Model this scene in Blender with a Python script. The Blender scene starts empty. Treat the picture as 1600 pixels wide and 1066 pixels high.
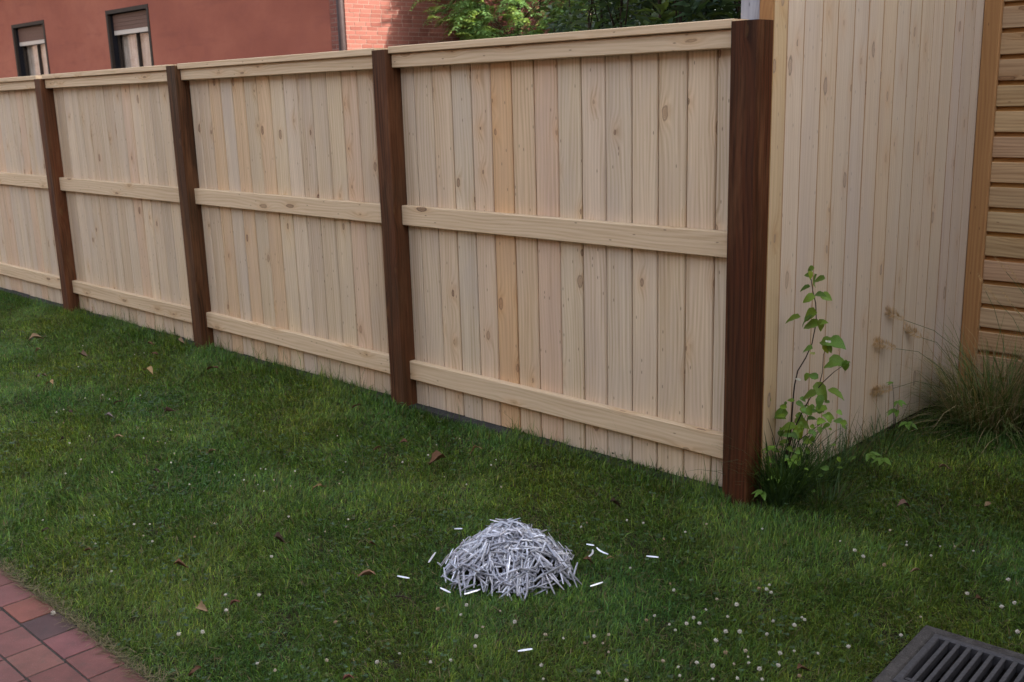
import bpy, bmesh, math, random
import numpy as np
from mathutils import Vector, Matrix, Euler

random.seed(7); rng = np.random.default_rng(11)
R = math.radians
scene = bpy.context.scene
COL = scene.collection

# ------------------------------------------------------------------ camera, world, sun, exposure
CAM_M = Matrix([[0.714559, -0.141017, 0.685215, 2.206635], [0.699028, 0.182646, -0.691375, -3.406167], [-0.027656, 0.973013, 0.229086, 1.593683], [0.0, 0.0, 0.0, 1.0]])
cd = bpy.data.cameras.new('camera'); cam = bpy.data.objects.new('camera', cd); COL.objects.link(cam)
cam.matrix_world = CAM_M
cd.sensor_width = 36.0; cd.lens = 36.849; cd.clip_start = 0.05; cd.clip_end = 1000
cd.dof.use_dof = True; cd.dof.focus_distance = 3.9; cd.dof.aperture_fstop = 8.0
scene.camera = cam
SUN_EL, SUN_AZ = 29.0, 21.0          # azimuth measured from +x towards +y
w = bpy.data.worlds.new("World"); scene.world = w; w.use_nodes = True
wn = w.node_tree
bg = wn.nodes['Background']
sky = wn.nodes.new('ShaderNodeTexSky'); sky.sky_type = 'NISHITA'; sky.sun_disc = False
sky.sun_elevation = R(SUN_EL); sky.sun_rotation = R(90 - SUN_AZ)
sky.air_density = 1.0; sky.dust_density = 2.5; sky.ozone_density = 0.6
hs = wn.nodes.new('ShaderNodeHueSaturation'); hs.inputs['Saturation'].default_value = 0.42      # thin high cloud: a paler sky
wn.links.new(sky.outputs[0], hs.inputs['Color']); wn.links.new(hs.outputs[0], bg.inputs[0]); bg.inputs[1].default_value = 0.15
sl = bpy.data.lights.new('sun', 'SUN'); sl.energy = 2.0; sl.angle = R(0.55); sl.color = (1.0, 0.93, 0.84)
so = bpy.data.objects.new('sun', sl); COL.objects.link(so)
sd = Vector((math.cos(R(SUN_EL))*math.cos(R(SUN_AZ)), math.cos(R(SUN_EL))*math.sin(R(SUN_AZ)), math.sin(R(SUN_EL))))
so.rotation_euler = sd.to_track_quat('Z', 'Y').to_euler(); so.location = (20, 8, 20)
vs = scene.view_settings
vs.view_transform = 'Standard'; vs.look = 'None'; vs.gamma = 1.0; vs.use_curve_mapping = False
vs.exposure = 2.1
scene.cycles.max_bounces = 8; scene.cycles.transparent_max_bounces = 12
scene.cycles.use_denoising = True; scene.cycles.use_adaptive_sampling = False
scene.cycles.sample_clamp_indirect = 6.0; scene.render.filter_size = 1.2

# ------------------------------------------------------------------ node helpers
class NT:
    def __init__(s, name):
        s.m = bpy.data.materials.new(name); s.m.use_nodes = True
        s.t = s.m.node_tree; s.n = s.t.nodes; s.b = s.n['Principled BSDF']; s.out = s.n['Material Output']
    def l(s, a, b): s.t.links.new(a, b)
    def val(s, sock, v):
        if hasattr(v, 'is_linked') or hasattr(v, 'links'): s.l(v, sock)
        else: sock.default_value = v
    def math(s, op, a, b=None, c=None):
        n = s.n.new('ShaderNodeMath'); n.operation = op
        s.val(n.inputs[0], a)
        if b is not None: s.val(n.inputs[1], b)
        if c is not None: s.val(n.inputs[2], c)
        return n.outputs[0]
    def vmul(s, v, k, op='MULTIPLY'):
        n = s.n.new('ShaderNodeVectorMath'); n.operation = op; s.val(n.inputs[0], v); s.val(n.inputs[1], k); return n.outputs[0]
    def comb(s, x, y, z):
        n = s.n.new('ShaderNodeCombineXYZ'); s.val(n.inputs[0], x); s.val(n.inputs[1], y); s.val(n.inputs[2], z); return n.outputs[0]
    def sep(s, v):
        n = s.n.new('ShaderNodeSeparateXYZ'); s.l(v, n.inputs[0]); return n.outputs
    def obj(s): return s.n.new('ShaderNodeTexCoord').outputs['Object']
    def noise(s, v, scale=1.0, detail=3.0, rough=0.55):
        n = s.n.new('ShaderNodeTexNoise'); s.l(v, n.inputs['Vector']); n.inputs['Scale'].default_value = scale
        n.inputs['Detail'].default_value = detail; n.inputs['Roughness'].default_value = rough; return n.outputs[0]
    def voro(s, v, scale=1.0):
        n = s.n.new('ShaderNodeTexVoronoi'); n.voronoi_dimensions = '2D'; s.l(v, n.inputs['Vector']); n.inputs['Scale'].default_value = scale
        return n.outputs['Distance'], n.outputs['Color']
    def ramp(s, f, stops):
        n = s.n.new('ShaderNodeValToRGB'); s.l(f, n.inputs[0]); e = n.color_ramp.elements
        while len(e) < len(stops): e.new(0.5)
        for k, (p, c) in enumerate(stops):
            e[k].position = p; e[k].color = (*c, 1) if len(c) == 3 else c
        return n.outputs[0]
    def mix(s, f, a, b, mode='MIX'):
        n = s.n.new('ShaderNodeMix'); n.data_type = 'RGBA'; n.blend_type = mode
        s.val(n.inputs[0], f)
        for i, v in ((6, a), (7, b)):
            if isinstance(v, tuple): n.inputs[i].default_value = (*v, 1)[:4]
            else: s.l(v, n.inputs[i])
        return n.outputs[2]
    def mr(s, v, a, b, c=0.0, d=1.0, smooth=False):
        n = s.n.new('ShaderNodeMapRange'); n.interpolation_type = 'SMOOTHSTEP' if smooth else 'LINEAR'
        s.val(n.inputs[0], v)
        for i, q in enumerate((a, b, c, d)): s.val(n.inputs[i+1], q)
        return n.outputs[0]
    def bump(s, h, strength=0.3, dist=0.002):
        n = s.n.new('ShaderNodeBump'); n.inputs['Strength'].default_value = strength; n.inputs['Distance'].default_value = dist
        s.l(h, n.inputs['Height']); s.l(n.outputs[0], s.b.inputs['Normal'])
    def info(s): return s.n.new('ShaderNodeObjectInfo').outputs
    def fin(s, col, rough=0.7, spec=0.3):
        s.val(s.b.inputs['Base Color'], col if not isinstance(col, tuple) else (*col, 1)[:4])
        s.val(s.b.inputs['Roughness'], rough); s.b.inputs['Specular IOR Level'].default_value = spec
        return s.m

def wood(name, light, dark, knot, along='Z', knot_amt=0.5, rough=0.75, spec=0.25, dots=True, cell=(0.12, 0.23), bump=0.25, contrast=1.0, cast=None, checks=False):
    t = NT(name); oi = t.info(); rnd = oi['Random']
    p = t.obj(); off = t.comb(t.math('MULTIPLY', rnd, 13.7), t.math('MULTIPLY', rnd, 29.3), t.math('MULTIPLY', rnd, 57.1))
    x, y, z = t.sep(p); ox, oy, oz = t.sep(off)
    if along == 'Z': a, d_, l_ = x, y, z
    else: a, d_, l_ = z, y, x
    ad = t.math('ADD', a, t.math('MULTIPLY', d_, 0.9))
    A = t.math('ADD', ad, ox); Lg = t.math('ADD', l_, oz)
    # knots
    kn = t.noise(t.comb(t.math('MULTIPLY', A, 42), oy, t.math('MULTIPLY', Lg, 26)), 1.0, 2.0)
    kn2 = t.math('MULTIPLY', t.math('SUBTRACT', kn, 0.5), 0.11)
    kv = t.comb(t.math('ADD', t.math('DIVIDE', A, cell[0]), kn2), t.math('ADD', t.math('DIVIDE', Lg, cell[1]), kn2), 0.0)
    kd, kc = t.voro(kv)
    cr, cg, cb = t.sep(kc)
    on = t.math('LESS_THAN', cr, knot_amt)
    thr = t.math('MULTIPLY', on, t.mr(t.math('POWER', cg, 1.6), 0, 1, 0.035, 0.135))
    halo = t.math('MULTIPLY', on, t.math('POWER', t.mr(kd, 0.0, 0.5, 1.0, 0.0), 2.0))
    warp = t.noise(t.comb(t.math('MULTIPLY', A, 6), t.math('MULTIPLY', oy, 1), t.math('MULTIPLY', Lg, 1.0)), 1.0, 2.0)
    ring = t.math('ADD', t.math('MULTIPLY', A, 330.0), t.math('ADD', t.math('MULTIPLY', warp, 34.0), t.math('MULTIPLY', halo, 14.0)))
    band = t.math('MULTIPLY_ADD', t.math('SINE', ring), 0.5, 0.5)
    fine = t.noise(t.comb(t.math('MULTIPLY', A, 210), oy, t.math('MULTIPLY', Lg, 5)), 1.0, 3.0, 0.65)
    med = t.noise(t.comb(t.math('ADD', t.math('MULTIPLY', A, 17), t.math('MULTIPLY', halo, 1.2)), oy, t.math('MULTIPLY', Lg, 0.7)), 1.0, 3.0)
    blot = t.noise(t.comb(t.math('MULTIPLY', A, 7), oy, t.math('MULTIPLY', Lg, 2.2)), 1.0, 3.0)
    streak = t.noise(t.comb(t.math('ADD', t.math('MULTIPLY', A, 95), t.math('MULTIPLY', halo, 2.2)), oy, t.math('MULTIPLY', Lg, 1.6)), 1.0, 3.0, 0.6)
    g = t.math('ADD', t.math('ADD', t.math('MULTIPLY', band, 0.13), t.math('MULTIPLY', streak, 0.42)), t.math('ADD', t.math('MULTIPLY', fine, 0.26), t.math('MULTIPLY', med, 0.42)))
    g = t.mr(g, 0.615 - 0.175/contrast, 0.615 + 0.20/contrast)
    mid = tuple((light[i]*0.6 + dark[i]*0.4) for i in range(3))
    col = t.ramp(g, [(0.0, light), (0.5, mid), (1.0, dark)])
    if cast:   # a greyish or pinkish cast drifting along the board
        col = t.mix(t.mr(blot, 0.42, 0.72, 0.0, 0.55), col, cast)
    col = t.mix(1.0, col, oi['Color'], 'MULTIPLY')
    col = t.mix(t.math('MULTIPLY', halo, 0.55), col, t.mix(1.0, col, (0.86, 0.66, 0.45), 'MULTIPLY'))
    kin = t.mr(t.math('SUBTRACT', thr, kd), -0.012, 0.012)
    krim = t.math('MULTIPLY', kin, t.mr(t.math('ABSOLUTE', t.math('SUBTRACT', kd, t.math('MULTIPLY', thr, 0.85))), 0.0, 0.03, 1.0, 0.0))
    kfade = t.mr(cb, 0, 1, 0.30, 0.95)
    krg = t.math('MULTIPLY_ADD', t.math('SINE', t.math('MULTIPLY', kd, 210.0)), 0.25, 0.75)
    col = t.mix(t.math('MULTIPLY', t.math('MULTIPLY', kin, kfade), krg), col, knot)
    col = t.mix(t.math('MULTIPLY', t.math('MULTIPLY', krim, kfade), 0.75), col, tuple(k*0.45 for k in knot))
    if dots:
        dd, dc = t.voro(t.comb(t.math('DIVIDE', A, 0.03), t.math('DIVIDE', Lg, 0.085), 0.0))
        r2, g2, b2 = t.sep(dc)
        dm = t.math('MULTIPLY', t.math('LESS_THAN', r2, 0.10), t.mr(dd, 0.05, 0.12, 1.0, 0.0))
        col = t.mix(t.math('MULTIPLY', dm, 0.6), col, tuple(k*0.6 for k in knot))
    if checks:
        ck = t.noise(t.comb(t.math('MULTIPLY', A, 95), oy, t.math('MULTIPLY', Lg, 0.9)), 1.0, 2.0)
        col = t.mix(t.mr(ck, 0.66, 0.74, 0.0, 0.8), col, tuple(q*0.3 for q in dark))
        wr = t.noise(t.comb(t.math('MULTIPLY', A, 14), oy, t.math('MULTIPLY', Lg, 1.6)), 1.0, 4.0, 0.65)
        col = t.mix(t.mr(wr, 0.50, 0.74, 0.0, 0.60), col, (0.19, 0.085, 0.038))
    h = t.math('ADD', t.math('ADD', t.math('MULTIPLY', fine, 0.6), t.math('MULTIPLY', band, 0.25)), t.math('MULTIPLY', halo, 0.9))
    t.bump(h, bump, 0.003)
    return t.fin(col, t.mr(fine, 0.3, 0.7, rough-0.08, rough+0.08), spec)

PINE = wood('pine_board', (0.715, 0.585, 0.430), (0.45, 0.325, 0.205), (0.20, 0.115, 0.075), cast=(0.53, 0.435, 0.36), knot_amt=0.28)
PINE_X = wood('pine_rail', (0.69, 0.545, 0.385), (0.48, 0.345, 0.21), (0.20, 0.12, 0.075), along='X', cell=(0.09, 0.3), knot_amt=0.4)
DARKW = wood('stained_post', (0.105, 0.040, 0.017), (0.030, 0.013, 0.007), (0.15, 0.075, 0.028), knot_amt=0.28, rough=0.7, spec=0.15, cell=(0.11, 0.36), dots=False, contrast=1.15, bump=0.6, cast=(0.045, 0.031, 0.017), checks=True)
WALLW = wood('wall_board', (0.64, 0.535, 0.42), (0.49, 0.375, 0.27), (0.33, 0.25, 0.20), knot_amt=0.55, rough=0.62, spec=0.3, cell=(0.11, 0.27), bump=0.55, cast=(0.53, 0.445, 0.385))
SEAM = wood('stained_groove', (0.40, 0.25, 0.13), (0.30, 0.17, 0.08), (0.15, 0.07, 0.03), dots=False)
ORANGE = wood('oiled_post', (0.44, 0.235, 0.095), (0.30, 0.145, 0.055), (0.16, 0.07, 0.03), knot_amt=0.35, cell=(0.12, 0.5))
SIDING = wood('cladding_board', (0.56, 0.40, 0.235), (0.34, 0.215, 0.115), (0.2, 0.1, 0.05), along='X', knot_amt=0.3, cell=(0.11, 0.5), contrast=1.2)
GROOVE_X = wood('cladding_groove', (0.40, 0.20, 0.06), (0.27, 0.12, 0.035), (0.15, 0.07, 0.03), along='X', dots=False)
GREYW = wood('grey_post', (0.40, 0.40, 0.43), (0.27, 0.27, 0.30), (0.12, 0.11, 0.12), knot_amt=0.2)

def simple(name, col, rough=0.7, spec=0.3, var=0.25, scale=20, bump=0.0, metal=0.0, tint=False):
    t = NT(name); n = t.noise(t.obj(), scale, 4.0)
    c = t.mix(t.mr(n, 0.3, 0.7), tuple(v*(1-var) for v in col), tuple(min(1, v*(1+var)) for v in col))
    if tint: c = t.mix(1.0, c, t.info()['Color'], 'MULTIPLY')
    if bump: t.bump(n, bump, 0.004)
    t.b.inputs['Metallic'].default_value = metal
    return t.fin(c, rough, spec)

def stucco_mat():
    t = NT('red_stucco'); o = t.obj()
    big = t.noise(t.vmul(o, (0.5, 0.5, 0.8)), 1.0, 5.0, 0.6); mid = t.noise(o, 3.0, 5.0, 0.65); fine = t.noise(o, 60.0, 3.0)
    c = t.ramp(big, [(0.28, (0.25, 0.078, 0.052)), (0.5, (0.31, 0.100, 0.065)), (0.72, (0.37, 0.130, 0.084))])
    c = t.mix(t.mr(mid, 0.48, 0.75, 0, 0.35), c, (0.23, 0.075, 0.06))
    st = t.noise(t.vmul(o, (0.9, 1, 5.0)), 1.0, 3.0)
    c = t.mix(t.mr(st, 0.6, 0.72, 0, 0.3), c, (0.19, 0.065, 0.05))
    t.bump(fine, 0.4, 0.004)
    return t.fin(c, 0.9, 0.15)
STUCCO = stucco_mat()
def brick_mat(name, lo, hi):
    t = NT(name); o = t.obj(); rnd = t.info()['Random']
    n = t.noise(o, 45.0, 4.0)
    c = t.ramp(rnd, [(0.0, lo), (0.55, tuple((lo[i]+hi[i])/2 for i in range(3))), (1.0, hi)])
    c = t.mix(t.mr(n, 0.35, 0.7, 0, 0.35), c, tuple(v*0.6 for v in lo))
    t.bump(n, 0.4, 0.004)
    return t.fin(c, 0.85, 0.2)
BRICK = brick_mat('red_brick', (0.20, 0.066, 0.048), (0.29, 0.108, 0.080))
MORTAR = simple('pale_mortar', (0.32, 0.235, 0.195), 0.95, 0.1, 0.12, 30)
def paver_mat():
    t = NT('clay_paver'); o = t.obj(); oi = t.info()
    off = t.vmul(o, t.comb(t.math('MULTIPLY', oi['Random'], 31.0), t.math('MULTIPLY', oi['Random'], 17.0), 0.0), 'ADD')
    n = t.noise(off, 9.0, 5.0, 0.6); f = t.noise(off, 240.0, 3.0, 0.7)
    c = t.ramp(n, [(0.3, (0.115, 0.050, 0.045)), (0.7, (0.178, 0.074, 0.066))])
    c = t.mix(t.mr(f, 0.60, 0.78, 0, 0.55), c, (0.36, 0.24, 0.21))
    c = t.mix(t.mr(f, 0.40, 0.26, 0, 0.6), c, (0.07, 0.035, 0.03))
    gr = t.noise(t.vmul(off, (1.0, 1.0, 1.0)), 26.0, 5.0, 0.7)
    c = t.mix(t.mr(gr, 0.52, 0.72, 0, 0.55), c, (0.10, 0.062, 0.054))
    c = t.mix(1.0, c, oi['Color'], 'MULTIPLY')
    t.bump(f, 0.5, 0.0012)
    return t.fin(c, 0.85, 0.25)
PAVER = paver_mat()
def soil_mat(name, a, b, scale=14):
    t = NT(name); o = t.obj(); n = t.noise(o, scale, 6.0, 0.7); m = t.noise(o, scale*9, 4.0, 0.7)
    c = t.ramp(n, [(0.3, a), (0.7, b)])
    c = t.mix(t.mr(m, 0.55, 0.75, 0, 0.6), c, tuple(min(1, v*2.2) for v in b))
    t.bump(m, 0.8, 0.01)
    return t.fin(c, 0.95, 0.1)
SOIL = soil_mat('dark_soil', (0.020, 0.018, 0.010), (0.045, 0.035, 0.022))
GRAVEL = soil_mat('grey_grit', (0.035, 0.033, 0.033), (0.085, 0.08, 0.08), 40)
JOINT = soil_mat('joint_sand', (0.038, 0.033, 0.030), (0.095, 0.083, 0.076), 90)
CONC = soil_mat('weathered_concrete', (0.045, 0.041, 0.039), (0.105, 0.096, 0.090), 18)
IRON = simple('cast_iron', (0.055, 0.053, 0.058), 0.65, 0.4, 0.3, 70, 0.3)
PITM = simple('pit_wall', (0.010, 0.009, 0.009), 0.95, 0.05)
STRIPM = simple('pale_strip', (0.76, 0.78, 0.86), 0.40, 0.5, 0.12, 90, 0.1, metal=0.5, tint=True)
FRAME = simple('dark_frame', (0.042, 0.031, 0.025), 0.7, 0.12, 0.15)
REVEAL = simple('shaded_reveal', (0.016, 0.015, 0.019), 0.8, 0.1, 0.15)  # unlit look of the reveal put into a near-black colour
SHUT = simple('brown_shutter', (0.13, 0.07, 0.052), 0.65, 0.15, 0.12)
WHITEP = simple('white_bar', (0.45, 0.39, 0.34), 0.5, 0.4, 0.05)
def reflection_mat():  # streaks and brown patches painted in place of pane reflections
    t = NT('painted_reflection'); x, y, z = t.sep(t.obj())
    n = t.noise(t.comb(t.math('MULTIPLY', x, 14.0), 0.0, t.math('MULTIPLY', z, 0.9)), 1.0, 3.0)
    k = t.noise(t.comb(t.math('MULTIPLY', x, 3.0), 2.0, t.math('MULTIPLY', z, 4.0)), 1.0, 4.0)
    c = t.ramp(n, [(0.3, (0.52, 0.37, 0.28)), (0.65, (0.72, 0.55, 0.45))])
    c = t.mix(t.mr(k, 0.45, 0.7, 0, 0.5), c, (0.33, 0.21, 0.14))
    return t.fin(c, 0.9, 0.1)
REFL = reflection_mat()
def glass_mat():
    t = NT('window_glass'); t.n.remove(t.b)
    g = t.n.new('ShaderNodeBsdfGlossy'); g.inputs['Roughness'].default_value = 0.02; g.inputs['Color'].default_value = (1, 1, 1, 1)
    tr = t.n.new('ShaderNodeBsdfTransparent'); tr.inputs['Color'].default_value = (0.9, 0.92, 0.93, 1)
    fr = t.n.new('ShaderNodeFresnel'); fr.inputs['IOR'].default_value = 1.5
    ge = t.n.new('ShaderNodeNewGeometry'); fac = t.math('MULTIPLY', fr.outputs[0], t.math('SUBTRACT', 1.0, ge.outputs['Backfacing']))
    mx = t.n.new('ShaderNodeMixShader'); t.l(fac, mx.inputs[0]); t.l(tr.outputs[0], mx.inputs[1]); t.l(g.outputs[0], mx.inputs[2])
    t.l(mx.outputs[0], t.out.inputs[0]); return t.m
GLASS = glass_mat()
PIPE = simple('brown_downpipe', (0.045, 0.028, 0.026), 0.6, 0.2, 0.1)
ROOFM = simple('dark_tile', (0.09, 0.05, 0.04), 0.8, 0.2)
RENDERW = simple('house_core', (0.25, 0.19, 0.13), 0.9, 0.1)

def leafy(name, base=None, attr=None, tint=False, trans=0.35, rough=0.5, spec=0.35, var=0.3, scale=8.0):
    t = NT(name)
    if attr:
        a = t.n.new('ShaderNodeAttribute'); a.attribute_name = attr; c = a.outputs['Color']
    else:
        n = t.noise(t.obj(), scale, 3.0)
        c = t.mix(t.mr(n, 0.3, 0.7), tuple(v*(1-var) for v in base), tuple(v*(1+var) for v in base))
    if tint: c = t.mix(1.0, c, t.info()['Color'], 'MULTIPLY')
    t.fin(c, rough, spec)
    if trans:
        tb = t.n.new('ShaderNodeBsdfTranslucent'); mx = t.n.new('ShaderNodeMixShader'); mx.inputs[0].default_value = trans
        cc = t.mix(1.0, c, (1.25, 1.2, 0.6), 'MULTIPLY'); t.l(cc, tb.inputs['Color'])
        t.l(t.b.outputs[0], mx.inputs[1]); t.l(tb.outputs[0], mx.inputs[2]); t.l(mx.outputs[0], t.out.inputs[0])
    return t.m
GRASS = leafy('grass_blade', attr='tint', trans=0.28, rough=0.6, spec=0.15)
LEAFA = leafy('leaf_tinted', attr='tint', trans=0.35, rough=0.45, spec=0.4)
LEAFP = leafy('young_leaf', base=(0.125, 0.235, 0.050), tint=True, trans=0.35, scale=30)
STEMM = simple('stem_bark', (0.045, 0.032, 0.022), 0.8, 0.2)
BARK = simple('tree_bark', (0.10, 0.065, 0.045), 0.9, 0.15, 0.4, 14, 0.5)
FALLEN = simple('dry_leaf', (1.0, 1.0, 1.0), 0.75, 0.25, 0.28, 45, 0.5, tint=True)
PETAL = simple('clover_petal', (0.60, 0.56, 0.49), 0.7, 0.2, 0.16, 160, tint=True)
PLUME = leafy('dry_plume', base=(0.30, 0.19, 0.085), trans=0.2, rough=0.8, spec=0.1)

# ------------------------------------------------------------------ object helpers
def link(name, me, mat=None, parent=None, loc=(0, 0, 0), rot=(0, 0, 0)):
    o = bpy.data.objects.new(name, me); COL.objects.link(o)
    if mat is not None and me is not None and not me.materials:
        for m in (mat if isinstance(mat, (list, tuple)) else [mat]): me.materials.append(m)
    o.parent = parent; o.location = loc; o.rotation_euler = rot
    return o
def tag(o, label, cat, group=None, kind=None):
    if label: o['label'] = label
    if cat: o['category'] = cat
    if group: o['group'] = group
    if kind: o['kind'] = kind
    return o
def empty(name, loc=(0, 0, 0), rz=0.0):
    o = bpy.data.objects.new(name, None); COL.objects.link(o); o.location = loc; o.rotation_euler = (0, 0, rz)
    o.empty_display_size = 0.2; return o
def mesh(name, v, f, smooth=False, mi=None):
    me = bpy.data.meshes.new(name); me.from_pydata([tuple(map(float, p)) for p in v], [], [tuple(q) for q in f]); me.update()
    if smooth: me.polygons.foreach_set('use_smooth', [True]*len(me.polygons))
    if mi is not None: me.polygons.foreach_set('material_index', mi)
    return me
def prism(name, prof, length, axis='Z', mi=None):
    """closed prism: profile points (u, v) run along axis. Z: (u,v)=(x,y); X: (u,v)=(y,z)."""
    n = len(prof); v = []
    for e in (0.0, length):
        for (a, b) in prof: v.append((a, b, e) if axis == 'Z' else (e, a, b))
    area = sum(prof[i][0]*prof[(i+1) % n][1]-prof[(i+1) % n][0]*prof[i][1] for i in range(n))
    f = [(i, (i+1) % n, (i+1) % n+n, i+n) for i in range(n)]
    f += [tuple(range(n-1, -1, -1)), tuple(range(n, 2*n))]
    if area < 0: f = [tuple(reversed(q)) for q in f]
    return mesh(name, v, f, mi=(mi + [0, 0]) if mi else None)
def box(name, x0, x1, y0, y1, z0, z1, bev=0.0):
    if bev:
        b = bev
        return prism(name, [(x0+b, y0), (x1-b, y0), (x1, y0+b), (x1, y1-b), (x1-b, y1), (x0+b, y1), (x0, y1-b), (x0, y0+b)], z1-z0) if z0 == 0 else shift(prism(name, [(x0+b, y0), (x1-b, y0), (x1, y0+b), (x1, y1-b), (x1-b, y1), (x0+b, y1), (x0, y1-b), (x0, y0+b)], z1-z0), (0, 0, z0))
    return shift(prism(name, [(x0, y0), (x1, y0), (x1, y1), (x0, y1)], z1-z0), (0, 0, z0))
def shift(me, d):
    me.transform(Matrix.Translation(d)); return me
def tube(pts, radii, sides=6):
    pts = [Vector(p) for p in pts]; v = []; f = []
    for i, p in enumerate(pts):
        d = (pts[min(i+1, len(pts)-1)]-pts[max(i-1, 0)]).normalized()
        a = d.orthogonal().normalized() if i == 0 else (a - d*a.dot(d)).normalized()
        b = d.cross(a)
        for k in range(sides):
            t = 2*math.pi*k/sides; v.append(p + (a*math.cos(t)+b*math.sin(t))*radii[i])
    for i in range(len(pts)-1):
        for k in range(sides):
            f.append((i*sides+k, i*sides+(k+1) % sides, (i+1)*sides+(k+1) % sides, (i+1)*sides+k))
    f.append(tuple(range(sides-1, -1, -1))); f.append(tuple(range((len(pts)-1)*sides, len(pts)*sides)))
    return v, f
def tubes(name, lst, sides=6):
    V = []; F = []
    for pts, rad in lst:
        v, f = tube(pts, rad, sides); o = len(V); V += v; F += [tuple(i+o for i in q) for q in f]
    return mesh(name, V, F, smooth=True)
def np_mesh(name, V, tris_or_quads, tint=None, smooth=True):
    """V (n,3); list of (m,k) face index arrays"""
    me = bpy.data.meshes.new(name); me.vertices.add(len(V)); me.vertices.foreach_set('co', np.ascontiguousarray(V, np.float32).ravel())
    idx = np.concatenate([a.ravel() for a in tris_or_quads]).astype(np.int32)
    tot = np.concatenate([np.full(len(a), a.shape[1], np.int32) for a in tris_or_quads])
    st = np.concatenate([[0], np.cumsum(tot)[:-1]]).astype(np.int32)
    me.loops.add(len(idx)); me.loops.foreach_set('vertex_index', idx)
    me.polygons.add(len(tot)); me.polygons.foreach_set('loop_start', st); me.polygons.foreach_set('loop_total', tot)
    me.update(calc_edges=True)
    if smooth: me.polygons.foreach_set('use_smooth', np.ones(len(tot), bool))
    if tint is not None:
        at = me.attributes.new('tint', 'FLOAT_COLOR', 'POINT')
        at.data.foreach_set('color', np.concatenate([tint, np.ones((len(tint), 1))], 1).astype(np.float32).ravel())
    return me
def blades(base, L, W, az, lean, curve, tint):
    """arrays -> blade geometry, 5 verts / quad + tri each"""
    n = len(L); h = np.stack([np.cos(az), np.sin(az), np.zeros(n)], 1); s = np.stack([-np.sin(az), np.cos(az), np.zeros(n)], 1)
    zz = np.array([0, 0, 1.0])
    up1 = h*np.sin(lean)[:, None] + zz*np.cos(lean)[:, None]
    l2 = lean + curve; up2 = h*np.sin(l2)[:, None] + zz*np.cos(l2)[:, None]
    m = base + up1*(L*0.55)[:, None]; tip = m + up2*(L*0.45)[:, None]
    hw = s*(W/2)[:, None]
    V = np.stack([base-hw*0.8, base+hw*0.8, m-hw, m+hw, tip], 1).reshape(-1, 3)
    i = np.arange(n)[:, None]*5
    q = i+np.array([[0, 1, 3, 2]]); t = i+np.array([[2, 3, 4]])
    T = np.repeat(tint, 5, axis=0)
    return V, [q, t], T

# ------------------------------------------------------------------ ground, pit, path
SOILZ = -0.035
GX0, GX1, GY0, GY1 = 1.075, 1.425, -0.875, -0.535     # hole under the drain grate
PATHY = -2.243
xs = [-150, GX0, GX1, 150]; ys = [-150, GY0, GY1, 250]
v = [(x, y, SOILZ) for y in ys for x in xs]; f = []
for j in range(3):
    for i in range(3):
        if (i, j) != (1, 1): f.append((j*4+i, j*4+i+1, (j+1)*4+i+1, (j+1)*4+i))
tag(link('ground', mesh('ground', v, f), SOIL), 'dark bare soil ground under the lawn and behind the fence', None, kind='structure')
tag(link('grit_strip', box('grit_strip', -10.6, 0.0, 0.03, 0.16, SOILZ+0.002, -0.016), GRAVEL), 'strip of grey grit under the fence boards', None, kind='structure')

path = link('path', box('path', -6.0, 1.2, -4.6, PATHY, SOILZ+0.004, -0.0018), JOINT)
tag(path, 'red clay paver path at the lower left corner beside the lawn', None, kind='structure')
PW, PD = 0.163, 0.1175
pm = None
bm_prof = [(0.003, 0.003), (PW-0.0098, 0.003), (PW-0.0070, 0.006), (PW-0.0070, PD-0.0055), (PW-0.0098, PD-0.0030), (0.003, PD-0.0030), (0.0, PD-0.0055), (0.0, 0.006)]
def paver_mesh():
    v = []; n = 8; cx, cy = PW/2, PD/2
    for z, sc in ((-0.022, 1.0), (-0.0015, 1.0), (0.0, 0.985)):
        for (x, y) in bm_prof: v.append((cx+(x-cx)*sc, cy+(y-cy)*sc, z))
    f = []
    for k in range(2):
        for i in range(n): f.append((k*n+i, k*n+(i+1) % n, (k+1)*n+(i+1) % n, (k+1)*n+i))
    f.append(tuple(range(2*n, 3*n)))
    return mesh('paver', v, f)
pm = paver_mesh(); pm.materials.append(PAVER)
row_off = [-0.573, -0.554+0.0, -0.701+0.147, -0.49]
dark_done = False
npv = 0
for rw in range(9):
    y1 = PATHY-rw*PD
    offx = [-0.573, -0.553, -0.545, -0.56, -0.57, -0.55, -0.56, -0.565, -0.55][rw] + (0.0 if rw == 0 else 0.0)
    for k in range(-16, 4):
        x0 = offx + k*PW
        if x0 < -3.0 or x0 > 0.25 or npv >= 190: continue
        o = link('paver', pm, None, path, (x0+random.uniform(-.0015, .0015), y1-PD+random.uniform(-.001, .001), random.uniform(-0.0007, 0.0008)), (random.uniform(-.004, .004), random.uniform(-.004, .004), random.uniform(-.006, .006)))
        t = random.uniform(0.86, 1.12); o.color = (t, t*random.uniform(.95, 1.06), t*random.uniform(.95, 1.08), 1)
        if rw == 0 and k == -3: o.color = (0.50, 0.66, 0.74, 1); o['label'] = 'dark purplish grey paver'
        if rw == 0 and k == -4: o.color = (1.16, 1.02, 0.88, 1)
        npv += 1

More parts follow.
